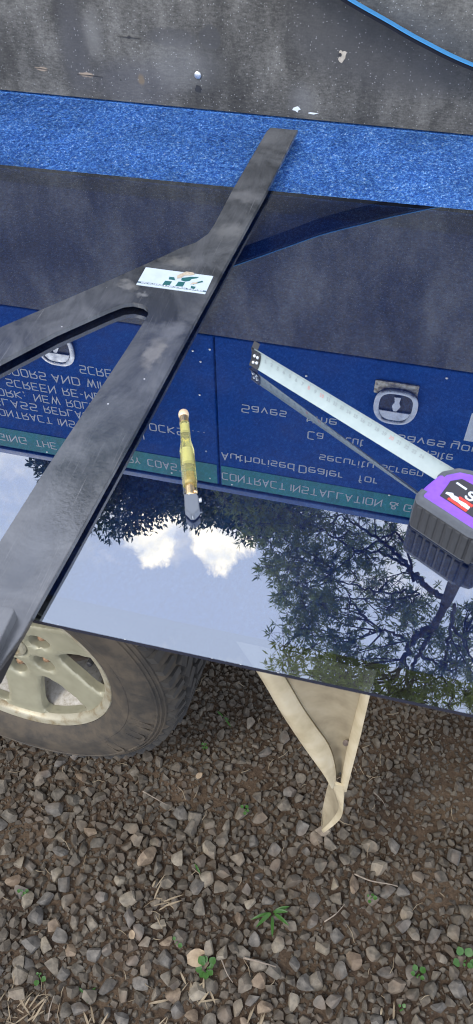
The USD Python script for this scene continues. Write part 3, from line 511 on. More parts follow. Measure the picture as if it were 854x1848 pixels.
# a square-cut sign writer's alphabet, drawn as strokes on a 4 x 6 grid
GL = {
 'A': [[(0, 0), (2, 6), (4, 0)], [(0.8, 2.2), (3.2, 2.2)]], 'B': [[(0, 0), (0, 6), (3.3, 6), (3.8, 5.4), (3.8, 3.7), (3.3, 3.1), (0, 3.1)], [(3.3, 3.1), (4, 2.5), (4, .6), (3.4, 0), (0, 0)]],
 'C': [[(4, 6), (.7, 6), (0, 5.3), (0, .7), (.7, 0), (4, 0)]], 'D': [[(0, 0), (0, 6), (3.2, 6), (4, 5.2), (4, .8), (3.2, 0), (0, 0)]], 'E': [[(4, 6), (0, 6), (0, 0), (4, 0)], [(0, 3.1), (3.3, 3.1)]],
 'G': [[(4, 6), (.7, 6), (0, 5.3), (0, .7), (.7, 0), (4, 0), (4, 2.8), (2.2, 2.8)]], 'H': [[(0, 0), (0, 6)], [(4, 0), (4, 6)], [(0, 3), (4, 3)]], 'I': [[(0, 0), (0, 6)]], 'K': [[(0, 0), (0, 6)], [(3.8, 6), (0, 3), (4, 0)]],
 'L': [[(0, 6), (0, 0), (3.8, 0)]], 'M': [[(0, 0), (0, 6), (2.3, 2.4), (4.6, 6), (4.6, 0)]], 'N': [[(0, 0), (0, 6), (4, 0), (4, 6)]], 'O': [[(.7, 0), (0, .7), (0, 5.3), (.7, 6), (3.4, 6), (4.1, 5.3), (4.1, .7), (3.4, 0), (.7, 0)]],
 'P': [[(0, 0), (0, 6), (3.3, 6), (4, 5.3), (4, 3.3), (3.3, 2.6), (0, 2.6)]], 'R': [[(0, 0), (0, 6), (3.3, 6), (4, 5.3), (4, 3.4), (3.3, 2.7), (0, 2.7)], [(2.2, 2.7), (4, 0)]], 'S': [[(4, 6), (.6, 6), (0, 5.4), (0, 3.7), (.6, 3.1), (3.4, 3.1), (4, 2.5), (4, .6), (3.4, 0), (0, 0)]],
 'T': [[(0, 6), (4.2, 6)], [(2.1, 6), (2.1, 0)]], 'V': [[(0, 6), (2, 0), (4, 6)]], 'W': [[(0, 6), (1.3, 0), (2.7, 5), (4.1, 0), (5.4, 6)]], 'Y': [[(0, 6), (2, 3), (4, 6)], [(2, 3), (2, 0)]], ';': [[(.4, 3.3), (.4, 2.7)], [(.4, .6), (0, -.8)]], '.': [[(0, 0), (0, .4)]], '-': [[(0, 2.9), (2, 2.9)]],
 '&': [[(4, 0), (1, 4.4), (1, 5.4), (1.6, 6), (2.4, 6), (3, 5.4), (2.9, 4.4), (0, 2.2), (0, .6), (.6, 0), (2.4, 0), (4, 2.4)]],
 'a': [[(.2, 4.2), (3, 4.2), (3.5, 3.7), (3.5, 0), (.5, 0), (0, .5), (0, 1.8), (.5, 2.3), (3.5, 2.3)]], 'c': [[(3.4, 4.2), (.6, 4.2), (0, 3.6), (0, .6), (.6, 0), (3.4, 0)]], 'd': [[(3.5, 6), (3.5, 0), (.6, 0), (0, .6), (0, 3.6), (.6, 4.2), (3.5, 4.2)]],
 'e': [[(0, 2.2), (3.5, 2.2), (3.5, 3.6), (2.9, 4.2), (.6, 4.2), (0, 3.6), (0, .6), (.6, 0), (3.4, 0)]], 'f': [[(2, 6), (1.2, 6), (.7, 5.5), (.7, 0)], [(0, 4.2), (2, 4.2)]], 'h': [[(0, 0), (0, 6)], [(0, 4.2), (2.9, 4.2), (3.5, 3.6), (3.5, 0)]], 'i': [[(0, 0), (0, 4.2)], [(0, 5.5), (0, 6)]],
 'l': [[(0, 0), (0, 6)]], 'm': [[(0, 0), (0, 4.2), (4.8, 4.2), (5.4, 3.6), (5.4, 0)], [(2.7, 4.2), (2.7, 0)]], 'n': [[(0, 0), (0, 4.2), (2.9, 4.2), (3.5, 3.6), (3.5, 0)]], 'o': [[(.6, 0), (0, .6), (0, 3.6), (.6, 4.2), (2.9, 4.2), (3.5, 3.6), (3.5, .6), (2.9, 0), (.6, 0)]],
 'r': [[(0, 0), (0, 4.2), (2.2, 4.2)]], 's': [[(3.4, 4.2), (.5, 4.2), (0, 3.7), (0, 2.6), (.5, 2.1), (2.9, 2.1), (3.4, 1.6), (3.4, .5), (2.9, 0), (0, 0)]], 't': [[(.7, 5.6), (.7, .5), (1.2, 0), (2.2, 0)], [(0, 4.2), (2.2, 4.2)]], 'u': [[(0, 4.2), (0, .6), (.6, 0), (3.5, 0), (3.5, 4.2)]],
 'v': [[(0, 4.2), (1.7, 0), (3.4, 4.2)]], 'y': [[(0, 4.2), (0, .6), (.6, 0), (3.5, 0)], [(3.5, 4.2), (3.5, -1.2), (2.9, -1.8), (.2, -1.8)]]}
def sign(text, x0, x1, base, h, door, y=1.414, bold=0.36):
    """One word as thin cut vinyl on the door."""
    adv, runs = 0.0, []
    for ch in text:
        if ch == ' ': adv += 4; continue
        st = GL[ch]; w = max(p[0] for s in st for p in s); runs += [LineString([(p[0] + adv, p[1]) for p in s]) for s in st]; adv += w + 1.7
    adv -= 1.7; sx, sz = (x1 - x0) / adv, h / 6.0
    g = union_all([affinity.affine_transform(r, [sx, 0, 0, sz, x0, base]).buffer(bold * (sz + sx) / 2, cap_style='flat', join_style='mitre', quad_segs=2) for r in runs])
    t = ext(g, 0.0005); v = np.array(t.vertices); t.vertices = np.stack([v[:, 0], y - v[:, 2], v[:, 1]], 1); trimesh.repair.fix_normals(t)
    obj('lettering', t, M_LETTER, door, smooth=False)
LD, RD = doors
for w, x0, x1, b, h in (('CONTRACT', -1.092, -.907, 1.876, .025), ('INSTALLATION', -.886, -.632, 1.876, .025), ('GLASS', -1.075, -.943, 1.834, .025), ('REPLACEMENT', -.920, -.665, 1.834, .025), ('LOCKS', -.635, -.513, 1.834, .025), ('....', -.502, -.455, 1.834, .025),
    ('WORK;', -1.085, -.970, 1.795, .025), ('NEW', -.941, -.866, 1.795, .025), ('ROLLERS', -.845, -.690, 1.795, .025), ('SCREEN', -1.014, -.871, 1.754, .025), ('RE-MESH', -.848, -.690, 1.754, .025), ('DOORS', -1.012, -.889, 1.710, .025), ('AND', -.870, -.793, 1.710, .025), ('WINDOWS', -.771, -.610, 1.710, .025), ('SCREENS', -.783, -.625, 1.664, .025)):
    sign(w, x0, x1, b, h, LD)
for w, x0, x1 in (('GING', -1.100, -1.010), ('THE', -.981, -.914), ('RY', -.690, -.655), ('COAST', -.630, -.520)): sign(w, x0, x1, 1.980, .026, LD, 1.4128)
for w, x0, x1, b, h in (('Authorised', -.408, -.205, 1.899, .027), ('Dealer', -.190, -.072, 1.899, .027), ('for', -.028, .022, 1.899, .027), ('security', -.138, .004, 1.844, .025), ('screen', .026, .132, 1.844, .025), ('Ca', -.174, -.136, 1.767, .026), ('cut', -.075, -.032, 1.767, .026), ('onsite', .098, .192, 1.767, .026),
    ('Saves', -.349, -.234, 1.711, .025), ('time', -.182, -.106, 1.711, .025), ('saves', .051, .165, 1.728, .025), ('you', .182, .250, 1.728, .025)):
    sign(w, x0, x1, b, h, RD)
for w, x0, x1 in (('CONTRACT', -.408, -.226), ('INSTALLATION', -.209, .044), ('&', .068, .089), ('G', .107, .125)): sign(w, x0, x1, 1.981, .027, RD, 1.4128)
for x, z, dd in ((-.427, 1.548, LD), (-.470, 1.56, LD), (-.452, 1.59, LD), (-.46, 1.70, LD), (-.452, 1.905, LD), (-.19, 1.585, RD), (-.36, 1.905, RD), (-.56, 2.02, LD), (-.445, 2.015, LD), (.06, 1.955, RD), (-.38, 2.025, RD), (-.95, 2.025, LD), (.13, 1.53, RD)):
    t = trimesh.creation.icosphere(1, 0.0032); t.vertices = t.vertices * (1, 0.5, 1) + (x, 1.4125, z); obj('rivet', t, M_ZINC, dd)
t = bx(.206, .29, 1.4128, 1.4145, 1.622, 1.712); obj('silver_sticker', t, M_WHITE, RD)

def latch(cx, cz):
    L_ = node('latch', truck, (cx, 1.414, cz))
    def flat(poly, y0, h, name, m_, b=0.0012):
        t = bevel_ext(poly, h, b); v = np.array(t.vertices); t.vertices = np.stack([v[:, 0], -y0 - v[:, 2], v[:, 1]], 1); trimesh.repair.fix_normals(t); return obj(name, t, m_, L_, smooth=35)
    dee = Polygon([(0.052 * math.copysign(abs(math.cos(a)) ** 0.72, math.cos(a)), 0.054 * math.copysign(abs(math.sin(a)) ** (0.72 if math.sin(a) < 0 else 1.0), math.sin(a))) for a in np.linspace(0, 2 * np.pi, 60, endpoint=False)])
    inner = dee.buffer(-0.0125)
    flat(sbox(-0.052, -0.066, 0.040, -0.036).buffer(0.005), 0, 0.004, 'back_plate', M_WORN)
    flat(dee, 0.0042, 0.003, 'dish', M_BLACK)
    flat(dee.difference(inner), 0.0074, 0.006, 'ring_handle', M_CHROME, 0.0055)
    flat(inner.buffer(-0.001).intersection(sbox(-0.1, 0.012, 0.1, 0.1)), 0.0074, 0.004, 'thumb_plate', M_CHROME, 0.002)
    flat(Polygon([(-.007, -.035), (.009, -.035), (.007, -.018), (.012, -.006), (.004, .010), (-.004, .010), (-.009, -.006), (-.004, -.018)]), 0.0074, 0.005, 'latch_tongue', M_CHROME, 0.002)
    flat(affinity.scale(Point(0, 0).buffer(1), 0.020, 0.0055).intersection(sbox(-1, -1, 1, 1)), 0.0074 + 0.0042, 0.0015, 'thumb_groove', M_WORN) if False else None
    return L_
latch(0.030, 1.634)
latch(-0.836, 1.614)

# wheel: turned slightly with its top leaning in
A_, T_ = -0.048, 0.088
wn = np.array([math.sin(A_) * math.cos(T_), -math.cos(A_) * math.cos(T_), math.sin(T_)]); wu = np.array([1, 0, 0]) - wn * wn[0]; wu /= np.linalg.norm(wu); wv = np.cross(wn, wu)
WM = np.eye(4); WM[:3, 0], WM[:3, 1], WM[:3, 2], WM[:3, 3] = wu, wv, wn, (-0.5935, 0.5622, 0.3468)
wheel = node('wheel', truck, mtx=WM)
prof = [(0.2125, -0.012), (0.2145, 0.002), (0.222, 0.008), (0.236, 0.014), (0.252, 0.0185), (0.2535, 0.0175), (0.262, 0.0195), (0.280, 0.0190), (0.295, 0.0165), (0.3025, 0.0135), (0.3035, 0.0148), (0.3060, 0.0142), (0.3068, 0.0118), (0.3095, 0.0104), (0.3100, 0.0118), (0.3125, 0.0108), (0.3130, 0.0085), (0.3165, 0.0062), (0.3168, 0.0078), (0.3195, 0.0062), (0.3200, 0.0035), (0.3265, -0.002), (0.333, -0.012), (0.338, -0.030), (0.340, -0.06), (0.341, -0.12), (0.340, -0.18), (0.336, -0.215), (0.320, -0.238), (0.29, -0.252), (0.25, -0.25), (0.215, -0.235)]
tyre = obj('tyre', lathe(prof, 144), M_TYRE, wheel, smooth=32)
blocks = []
for k in range(62):
    a = 2 * math.pi * k / 62; ca, sa = math.cos(a), math.sin(a)
    for (w0, h0, z0, rad, skew, j) in ((0.0085, 0.011, -0.014, 0.3355, 0.10, 0), (0.010, 0.010, -0.052, 0.3435, 0.45, 1), (0.010, 0.010, -0.093, 0.3445, -0.4, 0), (0.010, 0.010, -0.140, 0.3445, 0.4, 1), (0.009, 0.010, -0.185, 0.3425, -0.3, 0)):
        if z0 == -0.014:
            b = trimesh.creation.box((0.016, 0.0125 if k % 2 else 0.0165, 0.034)); b.vertices[b.vertices[:, 2] > 0, 0] -= 0.0085
        else: b = trimesh.creation.box((0.011, 0.021, 0.036))
        b.apply_transform(trimesh.transformations.rotation_matrix(skew, (1, 0, 0))); b.apply_translation((rad, 0, z0))
        b.apply_transform(trimesh.transformations.rotation_matrix(a + j * math.pi / 62 + rng.normal(0, 0.004), (0, 0, 1))); blocks.append(b)
tag(obj('tread', cat(*blocks), M_TREAD, tyre, smooth=False), kind='stuff')
letters = []
for ch, a in zip('NOO', (-14, -24, -42)):
    g = union_all([LineString([((p[0] - 2) * 0.0052, (p[1] - 3) * 0.0058) for p in s]).buffer(0.0026, quad_segs=2) for s in GL[ch]])
    t = ext(g, 0.0012); t.apply_translation((0, 0, 0)); ang = math.radians(a - 90 + 180); 
    t.apply_transform(trimesh.transformations.rotation_matrix(math.radians(a + 90), (0, 0, 1)) ); t.apply_translation((0.279 * math.cos(math.radians(a)), 0.279 * math.sin(math.radians(a)), 0.0186)); obj('raised_mark', t, M_TYRE, tyre, smooth=False)


# pressed face with six windows and six nut wells
def dish(r):
    return np.interp(r, [0, 0.045, 0.095, 0.14, 0.175, 0.196, 0.206], [-0.030, -0.030, -0.028, -0.020, -0.012, -0.010, -0.010])
face = Point(0, 0).buffer(0.206, quad_segs=40)
holes = []
for k in range(6):
    a = 2.0 + 60 * k; w = Polygon([(0.096, -0.004), (0.104, -0.016), (0.130, -0.036), (0.160, -0.055), (0.178, -0.062), (0.189, -0.055), (0.1945, -0.030), (0.196, 0), (0.1945, 0.030), (0.189, 0.050), (0.178, 0.054), (0.155, 0.046), (0.125, 0.028), (0.104, 0.012), (0.097, 0.004)]).buffer(-0.006).buffer(0.006, quad_segs=5)
    holes.append(affinity.rotate(w, a, origin=(0, 0)))
    b = math.radians(a - 30 - 4); holes.append(affinity.rotate(affinity.scale(Point(0.070, 0).buffer(1.0, quad_segs=8), 0.0235, 0.0205, origin=(0.070, 0)), math.degrees(b), origin=(0, 0)))
fp = face.difference(union_all(holes)).difference(Point(0, 0).buffer(0.031, quad_segs=16))
cs = manifold3d.CrossSection([np.array(fp.exterior.coords)[:-1]] + [np.array(i.coords)[:-1] for i in fp.interiors], manifold3d.FillRule.EvenOdd)
pl = manifold3d.Manifold.extrude(cs, 0.022, 4).refine_to_length(0.009); t = man(pl); v = np.array(t.vertices)
rr_ = np.hypot(v[:, 0], v[:, 1]); edge = np.array([p for p in [0]]); 
inner_d = shapely.distance(shapely.points(v[:, :2]), fp.boundary); top = v[:, 2] > 0.012
v[:, 2] = v[:, 2] - 0.022 + dish(rr_) - np.where(top, 0.0035 * np.clip(1 - inner_d / 0.006, 0, 1) ** 2, 0)
rim = obj('rim', trimesh.Trimesh(v, t.faces, process=False), M_RIM, wheel, smooth=40)
obj('lip', lathe([(0.1955, -0.013), (0.1985, -0.004), (0.203, 0.0), (0.2125, 0.0025), (0.2155, -0.001), (0.2150, -0.012), (0.206, -0.016), (0.1955, -0.013)], 120), M_LIP, rim, smooth=35)
obj('barrel', lathe([(0.2040, -0.016), (0.1985, -0.030), (0.1900, -0.055), (0.1820, -0.10), (0.1800, -0.20)], 96), M_BARREL, rim, smooth=True)
obj('brake_disc', lathe([(0.0, -0.085), (0.06, -0.085), (0.115, -0.088), (0.13, -0.10), (0.150, -0.105), (0.150, -0.13), (0.178, -0.16)], 60), M_HUB, rim, smooth=35)
for k in range(6):
    b = math.radians(2.0 + 60 * k - 34); t = man(manifold3d.Manifold.cylinder(0.020, 0.0098, 0.009, 6)); d = trimesh.creation.icosphere(2, 0.0082); d.apply_translation((0, 0, 0.018))
    t = cat(t, d); t.apply_translation((0.070 * math.cos(b), 0.070 * math.sin(b), -0.063)); obj('lug_nut', t, M_RUST, wheel)
    s = lathe([(0.0, -0.064), (0.0235, -0.064), (0.0240, -0.040)], 22); s.apply_translation((0.070 * math.cos(b), 0.070 * math.sin(b), 0)); obj('nut_well', s, M_HUB, wheel)
obj('centre_cap', lathe([(0.0, -0.026), (0.012, -0.026), (0.013, -0.0285), (0.019, -0.0285), (0.020, -0.0255), (0.027, -0.0268), (0.0295, -0.031), (0.0295, -0.05)], 40), M_LIP, wheel)
a = math.radians(12); v0 = np.array([0.179 * math.cos(a), 0.179 * math.sin(a), -0.042]); obj('valve_cap', tube([v0, v0 + (-0.002, 0.001, 0.012), v0 + (-0.004, 0.002, 0.030), v0 + (-0.0043, 0.0022, 0.032)], (0.0050, 0.0062, 0.0058, 0.004), 12), M_BLACK, wheel)

# the cream mudguard that hangs behind the wheel: a folded sheet, its foot twisted into a tongue
def curve_t(pts, n): 
    p = smoothline(pts, 10); s = np.concatenate([[0], np.cumsum(np.linalg.norm(np.diff(p, axis=0), axis=1))]); return np.stack([np.interp(np.linspace(0, s[-1], n), s, p[:, k]) for k in range(3)], 1)
n_ = 30
Lc = curve_t([(-0.215, .470, .95), (-0.155, .470, .82), (-.099, .470, .685), (-.061, .470, .574), (-.013, .470, .451), (.024, .470, .370)], n_)
Fl = curve_t([(-0.170, .476, .95), (-0.110, .476, .80), (-.057, .477, .655), (-.034, .478, .589), (-.011, .479, .533), (.013, .480, .474), (.029, .478, .402), (.035, .474, .352)], n_)
Rc = curve_t([(.0385, .482, .95), (.0385, .482, .80), (.039, .482, .659), (.039, .482, .582), (.039, .482, .484), (.0405, .480, .405), (.042, .475, .352)], n_)
Oc = curve_t([(.050, .470, .95), (.050, .470, .80), (.050, .470, .679), (.052, .470, .559), (.053, .470, .412), (.054, .470, .340)], n_)
def across(a, b, k, bulge=0.0):
    u = np.linspace(0, 1, k)[None, :, None]; P = a[:, None] * (1 - u) + b[:, None] * u; P[..., 1] += bulge * np.sin(np.pi * u[..., 0]); return P
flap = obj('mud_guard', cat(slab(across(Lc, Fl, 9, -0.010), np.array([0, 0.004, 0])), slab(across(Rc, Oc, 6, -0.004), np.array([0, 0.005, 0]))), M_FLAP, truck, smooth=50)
obj('guard_face', slab(across(Fl + (-.004, .0025, 0), Rc + (.003, .0025, 0), 10, 0.012), np.array([0, 0.004, 0])), M_FLAPSHADE, flap, smooth=50)
n_ = 22
ridge = curve_t([(.047, .470, .362), (.0505, .468, .335), (.0535, .464, .300), (.0560, .460, .262), (.0545, .462, .228), (.047, .466, .175), (.034, .470, .112)], n_)
inr = curve_t([(.030, .470, .366), (.033, .472, .335), (.0385, .474, .306), (.0480, .474, .262), (.0480, .474, .225), (.0405, .473, .172), (.029, .472, .120)], n_)
back = curve_t([(.024, .474, .368), (.024, .486, .335), (.0235, .500, .310), (.0245, .507, .275), (.0240, .506, .230), (.0235, .494, .180), (.0265, .474, .131)], n_)
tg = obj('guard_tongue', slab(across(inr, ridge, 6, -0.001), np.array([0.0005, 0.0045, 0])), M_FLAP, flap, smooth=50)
obj('tongue_face', slab(across(back, inr, 8, 0.006), np.array([0.002, 0.003, 0])), M_FLAPSHADE, flap, smooth=50)
t = trimesh.creation.icosphere(2, 0.0062); t.vertices = t.vertices * (0.75, 0.4, 1.7) + (.0355, .4835, .497); obj('guard_bolt', t, M_HUB, flap)
t = trimesh.creation.icosphere(2, 0.002); t.vertices = t.vertices * (0.7, 0.5, 2.2) + (.0375, .4765, .395); obj('guard_bolt', t, M_BLACK, flap)

# ------------------------------------------------------------------ things on the tray
GT = 0.986
glass = tag(node('glass_sheet'), 'dark tinted glass sheet lying on the blue carpet and overhanging the wheel', 'glass sheet')
t = bx(-1.35, 0.62, 0.0, 0.0, 0.0, 0.0) if False else None
gp = Polygon([(-1.30, 0.3205), (0.60, 0.3185), (0.60, 1.1625), (-1.30, 1.1055)])
gm = ext(gp, 0.0058, 0.9802); obj('pane', gm, M_GLASS, glass, smooth=False)
for x, y in ((-0.2563, .3199), (-0.1908, .3197), (-0.0820, .3195), (-0.1085, .3196), (-0.0480, .3194)):
    t = trimesh.creation.icosphere(1, 0.0006); t.vertices = t.vertices * (1.2, 0.5, 0.7) + (x, y - 0.0002, 0.9858); obj('edge_chip', t, M_ZINC, glass)

strap = tag(obj('blue_strap', None, None) if False else node('webbing_strap'), 'light blue webbing strap hanging slack across the grey plywood backboard', 'strap')
cl = smoothline([(0.60, 1.395, 1.07), (0.35, 1.390, 1.050), (0.18, 1.389, 1.062), (0.044, 1.388, 1.093), (-0.044, 1.388, 1.123), (-0.10, 1.388, 1.146), (-0.174, 1.388, 1.177), (-0.25, 1.388, 1.217), (-0.363, 1.388, 1.277), (-0.52, 1.389, 1.36), (-0.62, 1.392, 1.41)], 8)
wv_ = np.array([0.0, -0.975, 0.22]); tw = np.clip((0.50 - cl[:, 0]) / 0.5, 0.3, 1.0)
wa = np.stack([cl + wv_ * (-0.022 * tw)[:, None], cl + wv_ * (-0.008 * tw)[:, None], cl + wv_ * (0.008 * tw)[:, None], cl + wv_ * (0.022 * tw)[:, None]], 1)
obj('webbing', slab(wa, np.array([0.0, 0.002, 0.0055])), M_STRAPSHADE, strap, smooth=40)
obj('upper_face', slab(wa + np.array([0, 0, 0.0058]), np.array([0, 0, 0.0008])), M_STRAP, strap, smooth=40)
for e in (0, -1):
    p = cl[e]; obj('end_hook', tube(smoothline([p + (0, 0, 0), p + (0.02 if e == 0 else -0.02, 0.004, 0.004), p + (0.03 if e == 0 else -0.03, 0.012, 0.01), p + (0.03 if e == 0 else -0.03, 0.026, 0.012)], 5), 0.004, 8), M_ZINC, strap)

# square: long tapering blade with a raking brace, stock screwed across its foot
square = tag(node('glazing_square'), 'long scuffed black glazing square with a branching brace lying across the glass', 'square')
right = [(-0.2245, 1.3265), (-0.2330, 1.10), (-0.2440, 0.9125), (-0.2525, 0.754), (-0.2625, 0.5577), (-0.2725, 0.3899), (-0.2764, 0.3340), (-0.2785, 0.2950), (-0.2860, 0.2570)]
left_ = [(-0.3500, 0.2570), (-0.3440, 0.3862), (-0.3380, 0.4857), (-0.3295, 0.5866), (-0.3240, 0.641), (-0.3190, 0.7038), (-0.3150, 0.762)]
crotch = [(-0.3150, 0.775), (-0.3190, 0.7855), (-0.3275, 0.7915), (-0.3418, 0.7935), (-0.3540, 0.7885), (-0.3700, 0.7710)]
arm = [(-0.4171, 0.7116), (-0.4614, 0.6438), (-0.60, 0.425), (-0.63, 0.46), (-0.4904, 0.7063), (-0.4015, 0.8192), (-0.3340, 0.9090), (-0.3180, 0.9320), (-0.3010, 0.9500), (-0.2895, 0.9760), (-0.2870, 1.005), (-0.2850, 1.11), (-0.2760, 1.3100), (-0.2735, 1.3230), (-0.2690, 1.3255)]
SQ = Polygon(right + left_ + crotch + arm).buffer(0)
sqm = bevel_ext(SQ, 0.0062, 0.0010, 0.9918)
blade = obj('square_blade', sqm, M_SQUARE, square, smooth=35)
obj('stock', bevel_ext(Polygon([(-0.292, 0.3140), (-0.290, 0.3105), (-0.2895, 0.255), (-0.62, 0.255), (-0.62, 0.3140)]), 0.0115, 0.0012, 0.9982), M_SQUARE, square, smooth=35)
obj('under_stock', bx(-0.62, -0.2895, 0.2580, 0.3145, 0.968, 0.9916, 0.002), M_SQEDGE, square)
for px0, py0 in ((-0.2580, 1.20), (-0.58, 0.46), (-0.298, 0.60)): obj('foot_pad', ext(Point(px0, py0).buffer(0.008), 0.0056, 0.9861), M_BLACK, square)
stk = obj('sticker', ext(sbox(-0.3504, 0.8322, -0.2544, 0.8742), 0.0004, 0.9981).copy(), M_STICKER, square)
def S(pts): # sticker picture: u right, v down, in units of the sticker
    return Polygon([(-0.3504 + u * 0.096, 0.8742 - v * 0.042) for u, v in pts])
def ink(pts, name, m_, z=0.99855, h=0.0002): obj(name, ext(S(pts).buffer(0), h, z), m_, stk, smooth=False)
for pts in ([(.37, .60), (.47, .58), (.46, .80), (.36, .82)], [(.40, .36), (.47, .35), (.505, .50), (.41, .50)], [(.56, .55), (.655, .53), (.65, .78), (.545, .80)], [(.58, .33), (.70, .20), (.81, .16), (.79, .24), (.72, .32), (.71, .42), (.65, .50), (.585, .46)],
            [(.76, .55), (.88, .33), (.90, .40), (.83, .50), (.78, .60)], [(.76, .68), (.83, .70), (.82, .84), (.77, .80)]): ink(pts, 'logo', M_INK)
ink([(.0, .815), (1.0, .835), (1.0, .905), (.0, .895)], 'ink_band', M_BANDINK)
for pts in ([(.52, .40), (.50, .24), (.56, .06), (.60, -.04), (.70, -.04), (.74, .06), (.68, .14), (.60, .18), (.57, .34)], [(.735, .62), (.76, .50), (.83, .46), (.82, .54), (.76, .60)]): ink(pts, 'torn_patch', M_TORN, 0.9988)
t = meshkit.text_mesh('HPK GLAZING & INDUSTRIAL SUPPLIES', 0.0021, 0.0002, True); w_ = t.bounds[1][0] - t.bounds[0][0]; t.apply_scale((0.086 / w_, 1, 1)); t.apply_translation((-0.3454, 0.8742 - 0.89 * 0.042, 0.9988)); obj('print', t, M_WHITE, stk, smooth=False)

# tape measure: body lying on its side, blade run out on edge, leaning back
tape = tag(node('tape_measure'), 'purple and grey tape measure with its white blade pulled out over the glass', 'tape measure')
tu, tv = np.array([0.872, -0.489, 0]), np.array([0.489, 0.872, 0]); TO = np.array([0.0475, 0.5135, 0])
TM = np.eye(4); TM[:3, 0], TM[:3, 1], TM[:3, 3] = tu, tv, TO + (0, 0, GT + 0.0008)
def tl(t): t = t.copy(); t.apply_transform(TM); return t
outline = Polygon([(0.003, 0.0), (0.062, -0.002), (0.078, 0.004), (0.083, 0.018), (0.082, 0.045), (0.070, 0.062), (0.045, 0.0675), (0.022, 0.066), (0.010, 0.060), (0.001, 0.046), (-0.001, 0.020), (-0.001, 0.005)]).buffer(0.002, quad_segs=5).buffer(-0.004).buffer(0.004, quad_segs=6)
obj('grip_skirt', tl(ext(outline.buffer(0.0004).difference(outline.buffer(-0.003)).intersection(sbox(-0.0005, -1, 1, 0.03)), 0.0345, 0.0015)), M_BLACK, tape, smooth=30)
body = obj('tape_body', tl(bevel_ext(outline.buffer(-0.0012), 0.042, 0.004)), M_PURPLE, tape, smooth=40)
ring = outline.difference(outline.buffer(-0.0088)); gap = Polygon([(-0.02, 0.0125), (0.02, 0.0165), (0.02, 0.036), (-0.02, 0.043)])
top_ring = ring.difference(gap)
obj('rubber_grip', tl(bevel_ext(top_ring, 0.0428, 0.0040)), M_GREYRUB, tape, smooth=40)
ribs = []
for k in range(8):
    x = 0.0045 + k * 0.0088; yf = -0.0024 - 0.0022 * x / 0.062; b = bx(x, x + 0.0066, yf - 0.0012, yf + 0.004, 0.002, 0.0355, 0.0016); b.vertices[:, 0] += 0.0; ribs.append(tl(b)); obj('grip_rib', ribs[-1], M_RIBRUB, tape)
lab = Polygon([(0.016, 0.0165), (0.070, 0.014), (0.072, 0.044), (0.058, 0.052), (0.020, 0.050), (0.013, 0.040)])
lb = obj('face_label', tl(bevel_ext(lab, 0.0008, 0.0004, 0.0418)), M_DARKLABEL, tape, smooth=30)
def tl_bar(x0, y0, x1, y1, w, name, m_):
    obj(name, tl(ext(LineString([(x0, y0), (x1, y1)]).buffer(w, cap_style='flat'), 0.0003, 0.0427)), m_, lb)
tl_bar(0.019, 0.0415, 0.031, 0.0405, 0.0011, 'print', M_WHITE)
t = meshkit.text_mesh('S', 0.0115, 0.0003, True); t.apply_translation((0.0335, 0.030, 0.0427)); obj('print', tl(t), M_WHITE, lb, smooth=False)
tl_bar(0.031, 0.0268, 0.047, 0.0258, 0.0016, 'print', M_RED)
jag = Polygon([(0.0185, 0.0245), (0.024, 0.0275), (0.026, 0.0255), (0.031, 0.0262), (0.033, 0.0238), (0.040, 0.0244), (0.046, 0.0232), (0.046, 0.0192), (0.038, 0.0196), (0.034, 0.0206), (0.027, 0.0206), (0.023, 0.0225), (0.0185, 0.0222)])
obj('print', tl(ext(jag, 0.0003, 0.0427)), M_WHITE, lb, smooth=False)
tl_bar(0.024, 0.0187, 0.046, 0.0170, 0.0014, 'print', M_RED)
obj('blade_mouth', tl(bx(-0.0036, 0.0006, 0.0045, 0.0105, 0.006, 0.024, 0.0008)), M_HOOK, tape)
# blade: cross-section leans back; curled like every steel tape
NB = 60; tt = np.linspace(0, 1, NB)
lo = np.array([(-0.1634, 0.7148, 0.9885)]) * (1 - tt[:, None]) + np.array([(0.0875, 0.5502, 1.0056)]) * tt[:, None]
hi = np.array([(-0.1620, 0.7203, 1.0115)]) * (1 - tt[:, None]) + np.array([(0.0953, 0.5594, 1.0206)]) * tt[:, None]
wid = np.array([1.0, 1.0]); KB = 9; us = np.linspace(0, 1, KB)
nrm_ = np.cross(lo[-1] - lo[0], hi[0] - lo[0]); nrm_ /= np.linalg.norm(nrm_); nrm_ *= np.sign(-nrm_[1]) if nrm_[1] != 0 else 1
BP = lo[:, None] * (1 - us)[None, :, None] + hi[:, None] * us[None, :, None] + nrm_ * (0.0028 * ((2 * us - 1) ** 2 - 1))[None, :, None]
tbl = obj('blade', slab(BP, -nrm_ * 0.0004), M_BLADE, tape, smooth=40)
def on_blade(t0, t1, u0, u1, lift=0.00025, n=2, k=4):
    a = np.linspace(t0, t1, n); u = np.linspace(u0, u1, k); P = (lo[0] + (lo[-1] - lo[0]) * a[:, None])[:, None] * (1 - u)[None, :, None] + (hi[0] + (hi[-1] - hi[0]) * a[:, None])[:, None] * u[None, :, None] + nrm_ * (0.0028 * ((2 * u - 1) ** 2 - 1) + lift)[None, :, None]
    return P
LEN = float(np.linalg.norm(lo[-1] - lo[0])); ticks = []
for k in range(2, int(LEN * 1000 / 2)):
    p = k * 0.002 / LEN
    if p > 0.985: break
    u1 = 0.965; u0 = 0.80 if k % 5 == 0 else 0.90; ticks.append(slab(on_blade(p, p + 0.0005 / LEN, u0, u1), nrm_ * 0.0001))
tag(obj('tick_marks', cat(*ticks), M_TICK, tbl, smooth=False), kind='stuff')
